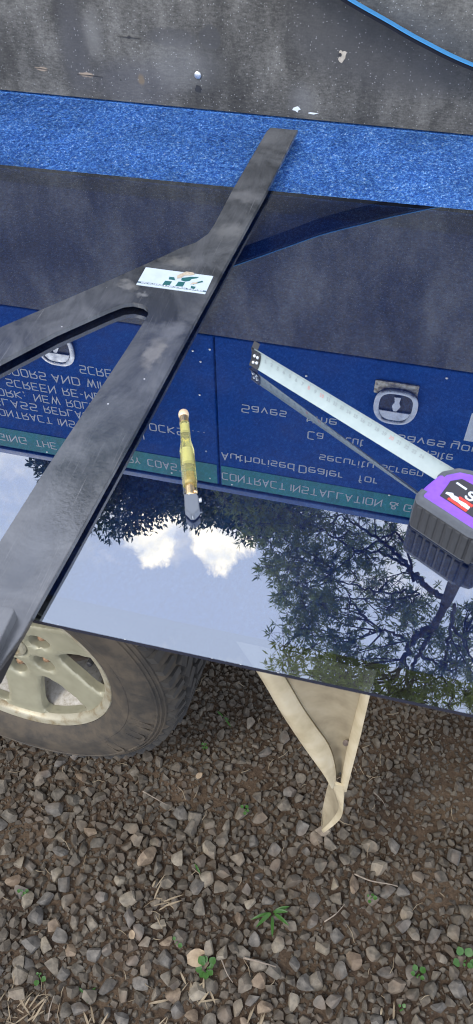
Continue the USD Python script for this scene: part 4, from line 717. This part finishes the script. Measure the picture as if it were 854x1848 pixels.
for k in range(1, 25):
    p = (k * 0.01 + 0.008) / LEN
    if p > 0.965: break
    txt = str(k % 10) if k % 10 else '%d' % k; g = meshkit.text_mesh(str(k), 1.0, 0.01, True); v = np.array(g.vertices); w0 = v[:, 0].max()
    tpos, upos = p - (v[:, 1] * 0.0 + (v[:, 0] - w0 / 2) * 0.0) / LEN, 0
    cw = 0.0042 if k < 10 else 0.0034
    ta = p + (v[:, 0] - w0 / 2) * cw / LEN; ua = 0.52 + v[:, 1] * 0.20
    q = (lo[0] + (lo[-1] - lo[0]) * ta[:, None]) * (1 - ua)[:, None] + (hi[0] + (hi[-1] - hi[0]) * ta[:, None]) * ua[:, None] + nrm_ * (0.0028 * ((2 * ua - 1) ** 2 - 1) + 0.0002 + v[:, 2] * 0.01)[:, None]
    obj('numeral', trimesh.Trimesh(q, g.faces, process=False), M_TICKRED if k in (8, 10, 20) else M_TICK, tbl, smooth=False)
hk = obj('hook', cat(slab(on_blade(-0.012, 0.034, 0.02, 0.93, 0.0006, 4, 6), nrm_ * 0.0009), slab(np.stack([on_blade(-0.014, -0.014, 0.0, 1.0, 0.0012, 1, 4)[0], on_blade(-0.014, -0.014, 0.0, 1.0, 0.0012, 1, 4)[0] - nrm_ * 0.010 + np.array([0.0, 0.0, 0.003])], 0), np.array([0.0008, -0.0005, 0]))), M_HOOK, tape, smooth=30)
obj('hook', slab(np.stack([on_blade(-0.014, 0.018, 1.0, 1.0, 0.0, 4, 1)[:, 0], on_blade(-0.014, 0.018, 1.0, 1.0, 0.0, 4, 1)[:, 0] + np.array([0.002, 0.004, 0.0065])], 1), np.array([0.0003, 0.0008, 0])), M_HOOK, tape)
for p, u in ((0.004, 0.25), (0.022, 0.32), (0.005, 0.62), (0.022, 0.62)):
    c = on_blade(p, p, u, u, 0.0018, 1, 1)[0, 0]; t = trimesh.creation.icosphere(2, 0.0024); t.vertices = t.vertices * 0.95 + c; obj('hook_rivet', t, M_ZINC, hk)

# glass cutter
cutter = tag(node('glass_cutter'), 'glass cutter with clear yellow handle, brass ends and grey head on the glass', 'glass cutter')
c0, c1 = np.array([-0.2215, 0.6160, 0.0]), np.array([-0.1640, 0.4560, 0.0]); ax = (c1 - c0) / np.linalg.norm(c1 - c0); side = np.array([-ax[1], ax[0], 0]); LC = np.linalg.norm(c1 - c0)
CZ = GT + 0.0070
CM = np.eye(4); CM[:3, 0], CM[:3, 1], CM[:3, 2], CM[:3, 3] = side, [0, 0, 1], ax, (c0[0], c0[1], CZ)
if np.linalg.det(CM[:3, :3]) < 0: CM[:3, 0] *= -1
def cl_(t): t = t.copy(); t.vertices = np.array(t.vertices) * (0.88, 0.88, 1.0); t.apply_transform(CM); return t
obj('end_knob', cl_(lathe([(0.0, 0.0), (0.0035, 0.0006), (0.0060, 0.003), (0.0069, 0.0065), (0.0066, 0.0100), (0.0050, 0.0118), (0.0, 0.0118)], 28)), M_CAPWOOD, cutter, smooth=40)
obj('end_ferrule', cl_(lathe([(0.0, 0.0115), (0.0058, 0.0116), (0.0060, 0.0130), (0.0060, 0.0215), (0.0, 0.0215)], 28)), M_BRASS, cutter, smooth=30)
hp = [(0.0, 0.0216), (0.0058, 0.0216), (0.0062, 0.024), (0.0064, 0.046), (0.0069, 0.052), (0.0082, 0.060), (0.0086, 0.064), (0.0086, 0.112), (0.0080, 0.1165), (0.0, 0.1168)]
hnd = lathe(hp, 8); hnd = trimesh.Trimesh(hnd.vertices, hnd.faces); 
h2 = lathe(hp, 40); v = np.array(h2.vertices); a_ = np.arctan2(v[:, 1], v[:, 0]); rad = np.hypot(v[:, 0], v[:, 1]); kk = np.clip((v[:, 2] - 0.05) / 0.012, 0, 1) * 0.9
oct_ = np.cos(np.pi / 6) / np.cos((a_ % (np.pi / 3)) - np.pi / 6); rad2 = rad * (1 - kk + kk * oct_ / 0.955); v[:, 0], v[:, 1] = rad2 * np.cos(a_), rad2 * np.sin(a_)
obj('handle', cl_(trimesh.Trimesh(v, h2.faces, process=False)), M_AMBER, cutter, smooth=30)
obj('wick', cl_(lathe([(0.0, 0.0235), (0.0030, 0.024), (0.0034, 0.036), (0.0, 0.0365)], 16)), M_OIL, cutter)
obj('oil_tube', cl_(lathe([(0.0, 0.062), (0.0044, 0.063), (0.0048, 0.084), (0.0, 0.0845)], 16)), M_OIL, cutter)
obj('brass_stem', cl_(lathe([(0.0, 0.098), (0.0032, 0.0985), (0.0038, 0.104), (0.0052, 0.109), (0.0056, 0.1125), (0.0056, 0.130), (0.0048, 0.1310), (0.0, 0.1312)], 28)), M_BRASS, cutter)
t = trimesh.creation.icosphere(2, 0.0030); t.vertices = t.vertices * (1, 1, 0.8) + (0.0058, 0.0015, 0.1265); obj('adjusting_screw', cl_(t), M_BRASS, cutter)
hd = Polygon([(-0.0078, 0.0), (0.0066, 0.0), (0.0086, 0.004), (0.0088, 0.0215), (0.0026, 0.0275), (-0.0022, 0.0275), (-0.0082, 0.0195)])
t = bevel_ext(hd, 0.0062, 0.0016); t2 = bevel_ext(hd, 0.0062, 0.0016); t2.vertices[:, 2] *= -1; t2.invert(); t = cat(t, t2); v = np.array(t.vertices); t = trimesh.Trimesh(np.stack([v[:, 0], v[:, 2], v[:, 1] + 0.1312], 1), t.faces, process=False); trimesh.repair.fix_normals(t, multibody=True)
obj('cutter_head', cl_(t), M_HEAD, cutter, smooth=35)
t = man(manifold3d.Manifold.cylinder(0.0030, 0.0026, 0.0026, 16)); t.apply_transform(trimesh.transformations.rotation_matrix(math.pi / 2, (0, 1, 0))); t.apply_translation((0.0090, 0.0020, 0.1385)); obj('head_screw', cl_(t), M_ZINC, cutter)
w = lathe([(0.0, -0.0006), (0.0022, -0.0004), (0.0026, 0.0), (0.0022, 0.0004), (0.0, 0.0006)], 20); w.apply_transform(trimesh.transformations.rotation_matrix(math.pi / 2, (0, 1, 0))); w.apply_translation((0.0002, 0, 0.1592)); obj('cutting_wheel', cl_(w), M_ZINC, cutter)

# ------------------------------------------------------------------ trees beyond the truck
def leaf_cloud(P, D, L, W, droop=0.0):
    """A folded leaf of six corners at each P along D."""
    n = len(P); D = D / np.linalg.norm(D, axis=1, keepdims=True); ref = rng.normal(size=(n, 3)); S_ = np.cross(D, ref); S_ /= np.linalg.norm(S_, axis=1, keepdims=True); U_ = np.cross(S_, D)
    L, W = L[:, None], W[:, None]
    pts = np.stack([P, P + D * L * 0.42 + S_ * W - U_ * W * 0.25, P + D * L * 0.45 + U_ * W * 0.15, P + D * L * 0.42 - S_ * W - U_ * W * 0.25, P + D * L - U_ * L * 0.08], 1).reshape(-1, 3)
    b = (np.arange(n) * 5)[:, None]; f = np.concatenate([b + [[0, 1, 2]], b + [[1, 4, 2]], b + [[0, 2, 3]], b + [[2, 4, 3]]], 0)
    return pts, f
LIMBS = [
    (0.075, 0.03, [(1.01, 4.77, 7.2), (0.98, 4.65, 7.35), (0.91, 4.59, 7.5), (0.77, 4.53, 7.7), (0.71, 4.42, 7.9), (0.7, 4.36, 8.1), (0.63, 4.29, 8.3), (0.64, 4.2, 8.5)]),
    (0.05, 0.02, [(1.02, 4.75, 7.2), (0.93, 4.58, 7.6), (0.87, 4.5, 7.9), (0.86, 4.45, 8.2), (0.91, 4.34, 8.5), (1.01, 4.29, 8.8)]),
    (0.03, 0.015, [(0.72, 4.39, 7.9), (0.8, 4.28, 8.1), (0.84, 4.16, 8.4), (0.87, 4.12, 8.8)]),
    (0.035, 0.02, [(1.09, 4.75, 7.2), (1.13, 4.7, 7.6), (1.18, 4.63, 8.0), (1.19, 4.51, 8.3)]),
    (0.03, 0.015, [(1.15, 4.74, 7.6), (1.38, 4.78, 8.0), (1.53, 4.68, 8.2), (1.74, 4.59, 8.6)]),
    (0.06, 0.02, [(1.0, 4.78, 7.2), (0.82, 5.0, 7.35), (0.67, 5.26, 7.5), (0.57, 5.47, 7.6), (0.41, 5.67, 7.7), (0.19, 5.91, 7.8), (-0.07, 6.15, 7.9), (-0.3, 6.32, 8.0)]),
    (0.03, 0.012, [(0.58, 5.43, 7.6), (0.29, 5.77, 7.9), (-0.01, 5.88, 8.1), (-0.24, 6.08, 8.2), (-0.52, 6.28, 8.3), (-0.77, 6.47, 8.4), (-1.04, 6.69, 8.5), (-1.28, 6.59, 8.6)]),
    (0.028, 0.012, [(0.73, 4.49, 7.7), (0.55, 4.69, 7.9), (0.37, 4.79, 8.1), (0.23, 4.82, 8.3), (0.01, 4.87, 8.5), (-0.26, 4.94, 8.6)]),
    (0.025, 0.01, [(0.46, 4.74, 8.0), (0.26, 5.01, 8.2), (0.07, 5.3, 8.4), (-0.02, 5.55, 8.5), (-0.31, 5.89, 8.7)]),
    (0.025, 0.01, [(0.72, 5.03, 7.5), (0.48, 5.16, 7.8), (0.23, 5.27, 8.0), (-0.0, 5.43, 8.2), (-0.24, 5.56, 8.4), (-0.54, 5.5, 8.6)]),
    (0.022, 0.01, [(0.76, 5.0, 7.5), (0.56, 5.16, 7.9), (0.32, 5.3, 8.2), (0.03, 5.44, 8.5), (-0.33, 5.4, 8.7), (-0.6, 5.32, 8.8)]),
    (0.025, 0.012, [(0.7, 4.38, 8.1), (0.58, 4.36, 8.3), (0.47, 4.39, 8.5), (0.3, 4.44, 8.7), (-0.07, 4.58, 9.0), (-0.52, 4.61, 9.1)]),
    (0.022, 0.01, [(0.87, 4.5, 7.9), (0.99, 4.57, 8.1), (1.13, 4.62, 8.2), (1.36, 4.81, 8.5)]),
    (0.028, 0.01, [(0.68, 5.15, 7.5), (0.45, 5.7, 7.4), (0.14, 5.61, 7.6), (-0.03, 5.64, 7.9), (-0.24, 5.55, 8.2)]),
    (0.02, 0.01, [(0.82, 5.0, 7.35), (0.72, 5.27, 7.6), (0.57, 5.46, 7.8), (0.41, 5.55, 8.1)]),
]
SPRAYS = [(-1.48,6.02,7.85),(-1.2,5.75,7.73),(-1.08,6.85,8.88),(-0.72,5.87,7.83),(-0.86,5.6,7.76),(-1.07,6.07,8.89),(-0.95,5.7,8.7),(-0.77,5.8,8.44),(-0.85,5.57,8.82),(-0.67,5.21,8.51),(-0.51,5.34,8.21),(-0.5,6.16,8.8),(-0.34,5.53,8.86),(-0.29,5.82,8.77),(-0.46,5.02,8.4),(-0.17,4.78,7.96),(0.03,4.61,7.57),(-0.17,5.27,8.3),(-0.66,5.05,9.0),(-0.61,4.36,8.1),(-0.46,4.59,8.03),(-0.29,4.71,8.34),(-0.11,4.28,7.59),(0.06,4.88,8.42),(-1.54,6.18,7.77),(-1.41,6.69,8.55),(-1.38,6.25,8.6),(-1.07,5.66,7.93),(-1.0,6.01,8.12),(-0.55,6.84,8.73),(-0.28,6.23,8.17),(-0.05,6.79,8.94),(-0.19,5.97,7.57),(0.06,6.32,8.04),(0.29,6.93,8.97),(0.34,5.97,7.59),(0.07,6.28,8.52),(-0.06,5.81,8.24),(0.23,5.52,7.68),(0.45,5.95,8.11),(0.49,6.01,7.86),(0.03,5.55,8.13),(0.3,6.0,8.75),(0.37,5.24,7.88),(0.52,5.02,7.85),(0.64,4.93,7.58),(0.9,5.77,8.99),(0.99,5.56,8.48),(0.57,5.66,8.24),(0.28,5.82,8.81),(-0.24,5.56,8.0),(-0.61,4.46,8.76),(-0.48,4.44,8.78),(-0.22,4.83,9.18),(-0.09,4.95,9.26),(0.09,4.31,7.87),(0.25,5.23,9.25),(-0.03,4.08,8.05),(0.18,4.61,8.92),(0.31,4.16,7.8),(-0.17,4.53,9.11),(0.45,4.62,8.97),(0.52,5.1,9.12),(0.59,4.35,8.3),(0.46,4.25,8.51),(0.58,3.86,7.85),(0.26,4.54,9.1),(-0.24,4.19,8.34),(0.05,4.1,7.82),(0.74,4.04,7.93),(1.1,4.64,8.98),(0.9,4.88,8.53),(0.92,4.57,7.67),(1.07,5.08,8.27),(1.37,5.55,8.66),(1.35,5.11,7.79),(1.41,5.11,8.13),(1.44,5.42,9.11),(1.46,4.92,8.54),(1.66,5.1,9.16),(1.3,4.59,8.27),(1.26,5.01,8.87),(1.06,4.42,8.17),(1.38,4.74,8.95),(1.54,4.65,8.82),(1.68,4.65,9.17),(1.28,4.15,8.26),(1.09,4.36,8.72),(0.92,4.41,8.96),(0.78,4.66,7.7),(0.78,5.36,8.71),(-0.66,5.44,8.06),(-0.56,5.3,8.43),(-0.52,6.03,8.9),(-0.59,5.17,7.99),(-0.72,5.02,7.53),(-0.32,5.6,8.7),(-0.38,4.76,7.74),(-0.76,5.93,8.36),(-0.68,6.51,8.95),(-0.41,6.23,8.51),(-0.3,6.28,8.75),(-1.16,6.19,8.11),(-1.5,6.47,8.56),(-0.84,6.02,7.99),(0.37,4.73,9.15),(0.51,4.82,9.03),(0.04,3.85,7.82),(0.34,4.3,8.84),(0.15,4.46,9.23),(0.67,3.79,7.9),(0.57,4.38,9.18),(1.48,5.45,7.64),(1.88,5.95,8.89),(1.7,4.81,7.72),(1.84,5.63,9.22),(1.85,5.0,8.82),(1.89,4.64,8.19),(1.59,4.16,7.95),(1.78,4.07,7.98),(2.09,4.97,8.23),(2.11,5.72,8.6),(1.75,4.33,9.12),(1.45,4.17,8.84),(1.15,3.89,8.55),(0.84,3.86,8.53),(0.65,4.11,9.11),(1.11,3.79,8.82),(1.32,3.63,8.38),(1.81,4.02,9.11),(1.85,3.74,8.03),(0.87,3.77,9.04),(2.29,4.69,8.52),(2.51,4.44,9.04),(2.23,4.07,9.18)]
rng = np.random.default_rng(77)
big = tag(node('overhanging_tree'), 'tall open tree whose forking limbs hang over the truck, mirrored in the glass', 'tree')
trunk = obj('trunk', tube(smoothline([(1.08, 4.86, -0.2), (1.04, 4.82, 0.5), (1.06, 4.84, 2.5), (1.02, 4.80, 4.5), (1.00, 4.81, 6.0), (1.03, 4.82, 6.8), (1.01, 4.77, 7.25)], 6), np.interp(np.linspace(0, 1, 37), [0, 0.1, 1], [0.22, 0.14, 0.055]), 14), M_BARK, big, smooth=True)
allp = []
for r0, r1, pts in LIMBS:
    q = smoothline(pts, 6); q[1:-1] += rng.normal(0, 0.012, (len(q) - 2, 3)); rads = np.linspace(r0, r1, len(q)) * 0.58; obj('limb', tube(q, rads, 9), M_BARK, big, smooth=True); allp.append(np.hstack([q, rads[:, None]]))
allp = np.vstack(allp)
LP, LDr, tw = [], [], []
for c in np.vstack([np.array(SPRAYS), np.array(SPRAYS) + rng.normal(0, 0.12, (len(SPRAYS), 3))]):
    k = np.argmin(np.linalg.norm(allp[:, :3] - c, axis=1)); root = allp[k, :3]; R_ = rng.uniform(0.10, 0.19)
    mid = (root + c) / 2 + rng.normal(0, 0.06, 3); q = smoothline([root, mid, c], 4)
    if np.linalg.norm(root - c) < 1.9: tw.append(tube(q, np.linspace(min(0.011, allp[k, 3]), 0.004, len(q)), 4, False))
    for s in range(11):
        e = c + rng.normal(0, 1, 3) * R_ * 0.62; tw.append(tube(np.array([c, (c + e) / 2 + rng.normal(0, 0.015, 3), e]), (0.004, 0.003, 0.002), 3, False))
        out = (e - c) / (np.linalg.norm(e - c) + 1e-9) + rng.normal(0, 0.3, 3); m_ = rng.integers(7, 13)
        d = rng.normal(0, 1, (m_, 3)); d /= np.linalg.norm(d, axis=1, keepdims=True); d = d * 0.85 + out * 0.55; LP.append(e + rng.normal(0, 0.012, (m_, 3))); LDr.append(d)
LP, LDr = np.vstack(LP), np.vstack(LDr); n = len(LP)
pv, pf = leaf_cloud(LP, LDr, 0.05 + 0.075 * rng.random(n) ** 1.3, rng.uniform(0.0065, 0.0125, n))
crown = tag(obj('crown', trimesh.Trimesh(pv, pf, process=False), M_LEAF, big, smooth=False), kind='stuff')
tag(obj('twigs', cat(*tw), M_BARK, big, smooth=True), kind='stuff')

def dense_tree(label, base, height, blobs, n_per):
    T = tag(node('dense_tree'), label, 'tree', None)
    x, y = base; obj('trunk', tube(smoothline([(x, y, -0.2), (x + .05, y, height * 0.3), (x - .05, y + .1, height * 0.62), (x, y, height * 0.85)], 6), np.linspace(0.22, 0.05, 19), 12), M_BARK, T, smooth=True)
    P, D = [], []
    for bx_, by_, bz_, br in blobs:
        q = smoothline([(x, y, max(bz_ - 2.2, 1.0)), ((x + bx_) / 2, (y + by_) / 2, bz_ - 0.9), (bx_, by_, bz_)], 4); obj('limb', tube(q, np.linspace(0.05, 0.012, len(q)), 6), M_BARK, T, smooth=True)
        m_ = int(n_per * (br / 0.5) ** 2); d = rng.normal(0, 1, (m_, 3)); d /= np.linalg.norm(d, axis=1, keepdims=True); r = br * rng.uniform(0.35, 1.0, (m_, 1)) ** 0.6 * (1 + 0.35 * (meshkit.noise(d * 3 + bx_ * 5)[:, None] - 0.5)); P.append(np.array([bx_, by_, bz_]) + d * r * (1, 1, 0.9)); D.append(d + rng.normal(0, 0.8, (m_, 3)))
    P, D = np.vstack(P), np.vstack(D); n = len(P); pv, pf = leaf_cloud(P, D, rng.uniform(0.07, 0.12, n), rng.uniform(0.016, 0.026, n))
    tag(obj('crown', trimesh.Trimesh(pv, pf, process=False), M_LEAFDARK, T, smooth=False), kind='stuff'); return T
def crown_blobs(tops, low, g, shift=0.0):
    out = []
    for x, y, z in tops:
        r = g.uniform(0.42, 0.60); out.append((x, y, z - r, r))
        for k in range(3): out.append((x + shift + g.normal(0, 0.35 if shift == 0 else 0.15), y + g.normal(0, 0.5), z - 0.9 - k * low - g.uniform(0, 0.4), g.uniform(0.5, 0.8)))
    return out
g5 = np.random.default_rng(5)
dense_tree('dense dark tree whose flat crown shows above the canopy between the square and cutter', (-3.3, 8.2), 10.0, crown_blobs([(-4.35, 7.9, 10.62), (-3.95, 8.1, 10.80), (-3.55, 7.9, 10.62), (-3.2, 8.1, 10.75), (-2.85, 7.9, 10.62), (-2.5, 8.2, 10.85), (-3.4, 8.8, 11.3)], 0.7, g5), 900)
dense_tree('dark bushy tree mirrored beside the round brown end of the glass cutter head', (-2.0, 8.6), 10.0, crown_blobs([(-2.2, 7.9, 10.55), (-1.85, 8.0, 10.55), (-1.5, 7.8, 10.45), (-1.1, 8.1, 10.5), (-1.7, 8.8, 11.2)], 0.7, g5), 900)
dense_tree('small round dark treetop mirrored at the edge of the glass under the stock', (-4.9, 8.4), 9.6, crown_blobs([(-5.28, 8.0, 10.28), (-4.95, 8.1, 10.34), (-4.6, 8.3, 10.4)], 0.7, g5, 0.28), 900)

# ------------------------------------------------------------------ small growth and litter on the ground
def gz(x, y): return float(ground_h(np.array([x]), np.array([y]))[0])
def blade_leaf(p, az, ln, w, lift, curl=0.6, fold=0.25, n=6):
    t_ = np.linspace(0, 1, n); e = lift - curl * t_; dx = np.cumsum(np.cos(e)) / n * ln; dz = np.cumsum(np.sin(e)) / n * ln; h = np.array([math.cos(az), math.sin(az)]); s = np.array([-h[1], h[0], 0])
    c = np.stack([p[0] + h[0] * dx, p[1] + h[1] * dx, p[2] + dz], 1); ww = w * np.sin(np.pi * np.clip(t_ * 0.86 + 0.12, 0, 1)) ** 0.8
    return grid_mesh(np.stack([c - s * ww[:, None] + (0, 0, fold * w), c, c + s * ww[:, None] + (0, 0, fold * w)], 1))
def grass(label, x, y, blades, ln, w):
    T = tag(node('grass_tuft', None, (x, y, gz(x, y) + 0.004)), label, 'grass tuft'); 
    for i in range(blades): obj('grass_blade', blade_leaf((0, 0, 0), rng.uniform(0, 2 * np.pi), ln * rng.uniform(0.6, 1.1), w * rng.uniform(0.8, 1.2), rng.uniform(0.5, 1.3), rng.uniform(0.6, 1.5)), M_WEED, T, smooth=True)
def weed(label, x, y, leaves, r):
    T = tag(node('weed', None, (x, y, gz(x, y) + 0.006)), label, 'weed'); obj('stem', tube([(0, 0, -0.006), (0.001, 0, 0.006), (0.002, 0.001, 0.014)], 0.0012, 5), M_WEED, T)
    for i in range(leaves):
        a = i * 2.4 + rng.uniform(-.3, .3); q = rng.uniform(0.2, 0.85) * r; obj('leaf', blade_leaf((0.4 * q * math.cos(a), 0.4 * q * math.sin(a), 0.008 + rng.uniform(0, .006)), a, q, q * 0.42, rng.uniform(0.1, 0.7), 0.5), M_WEED, T, smooth=True)
grass('long-bladed green grass tuft growing among the gravel below the mud guard tip', -0.033, 0.339, 7, 0.06, 0.0032)
weed('bushy bright green clover-leaved weed, the largest in the gravel', -0.128, 0.22, 11, 0.022)
weed('pale two-leaved seedling on bare soil at the bottom of the gravel near the frame corner', 0.217, 0.24, 4, 0.01)
weed('small green sprout between stones below the tyre, beside the red soil patch', -0.502, 0.258, 5, 0.014)
weed('thin sprout on dark gravel above the clover-leaved weed', -0.193, 0.245, 4, 0.014)
grass('short grass wisp rising between pale stones left of the mud guard tip', -0.181, 0.37, 4, 0.03, 0.002)
weed('tiny seedling beside the dead twig right of the long grass tuft', 0.141, 0.404, 4, 0.013)
weed('low green weed on the bare soil at the far right edge', 0.319, 0.341, 6, 0.022)
weed('creeping weed with a pale trailing stem on the soil near the bottom', 0.24, 0.299, 5, 0.017)
grass('little grass sprig beside the left rear of the tyre tread', -0.219, 0.695, 4, 0.03, 0.0018)
weed('yellow-green seedling just behind the tyre on dark soil', -0.244, 0.619, 4, 0.014)
weed('small sprig under the tip of the mud guard on its left', -0.128, 0.51, 4, 0.013)
grass('thin grass shoot growing beside the left edge of the mud guard', -0.064, 0.701, 3, 0.028, 0.002)
weed('faded leafy sprig lying on gravel in the lower left', -0.418, 0.137, 4, 0.016)
grass('fresh grass shoot beside the dead straw clump at the bottom', -0.326, 0.131, 3, 0.03, 0.002)
def twig(label, pts, r):
    p = [np.array((x, y, gz(x, y) + z)) for x, y, z in pts]; T = obj('twig', tube(smoothline(p, 5), np.linspace(r, r * 0.5, 5 * (len(p) - 1) + 1), 6), M_TWIG, None, smooth=True); tag(T, label, 'twig')
twig('pale forked twig lying across the gravel right of the long grass tuft', [(0.107, 0.44, 0.016), (0.137, 0.433, 0.022), (0.171, 0.437, 0.016), (0.19, 0.438, 0.014)], 0.0016)
twig('thin dark twig lying near the tyre on bare soil', [(-0.34, 0.496, 0.016), (-0.31, 0.487, 0.022), (-0.283, 0.481, 0.016)], 0.0013)
twig('bleached stick on the soil in the lower middle beside straw', [(-0.067, 0.251, 0.016), (-0.041, 0.25, 0.022), (-0.008, 0.251, 0.016)], 0.0022)
twig('grey stick poking from gravel below the long grass tuft', [(0.064, 0.344, 0.016), (0.083, 0.362, 0.022), (0.096, 0.383, 0.016)], 0.0014)
twig('slim curved twig running down beside the large weed', [(-0.105, 0.238, 0.016), (-0.09, 0.219, 0.022), (-0.077, 0.209, 0.016)], 0.0012)
twig('short pale twig beside the mud guard tip', [(0.123, 0.605, 0.016), (0.141, 0.592, 0.022), (0.15, 0.583, 0.016)], 0.001)
twig('straight straw-coloured stalk standing on stones in the lower left', [(-0.376, 0.079, 0.016), (-0.378, 0.097, 0.022), (-0.379, 0.116, 0.016)], 0.0012)
ss = []
for i in range(150):
    x, y = rng.uniform(-0.65, 0.42), rng.uniform(0.0, 0.80); a = rng.uniform(0, 2 * np.pi); ln = rng.uniform(0.008, 0.035) ; z = gz(x, y) + rng.uniform(0.004, 0.013)
    ss.append(tube(np.array([(x, y, z), (x + math.cos(a) * ln * .5, y + math.sin(a) * ln * .5, z + rng.uniform(0, .006)), (x + math.cos(a + .2) * ln, y + math.sin(a + .2) * ln, z + rng.uniform(-.004, .006))]), (0.0007, 0.0008, 0.0004), 4))
for cx_, cy_, nn, rr in ((-0.445, 0.075, 26, 0.05), (-0.30, 0.085, 10, 0.03), (-0.20, 0.09, 22, 0.05), (-0.02, 0.125, 16, 0.04), (-0.14, 0.17, 12, 0.03), (0.21, 0.20, 10, 0.03), (-0.25, 0.30, 10, 0.03)):
    for i in range(nn):
        x, y = cx_ + rng.normal(0, rr * .5), cy_ + rng.normal(0, rr * .4); a = rng.normal(0.9, 0.9); ln = rng.uniform(0.015, 0.05); z = gz(x, y) + rng.uniform(0.006, 0.016)
        ss.append(blade_leaf((x, y, z), a, ln, rng.uniform(0.0008, 0.0022), rng.uniform(0.0, 0.5), rng.uniform(0.2, 0.8), n=5))
tag(obj('straw', cat(*ss), M_STRAW, None, smooth=True), 'dry straw and dead grass scattered over the gravel', 'straw', kind='stuff')
tag(obj('dead_leaf', blade_leaf((-0.242, 0.547, gz(-0.242, 0.547) + 0.014), 1.0, 0.019200000000000002, 0.006, 0.2, 0.5), M_DEADLEAF, None, smooth=True), 'curled brown dead leaf on gravel behind the tyre', 'dead leaf')
tag(obj('dead_leaf', blade_leaf((-0.173, 0.221, gz(-0.173, 0.221) + 0.014), 0.4, 0.048, 0.015, 0.2, 0.5), M_DEADLEAF, None, smooth=True), 'large papery brown dead leaf beside the bushy green weed', 'dead leaf')
tag(obj('dead_leaf', blade_leaf((-0.271, 0.229, gz(-0.271, 0.229) + 0.014), 2.0, 0.019200000000000002, 0.006, 0.2, 0.5), M_DEADLEAF, None, smooth=True), 'small pale dead leaf on the stones in the lower left', 'dead leaf')
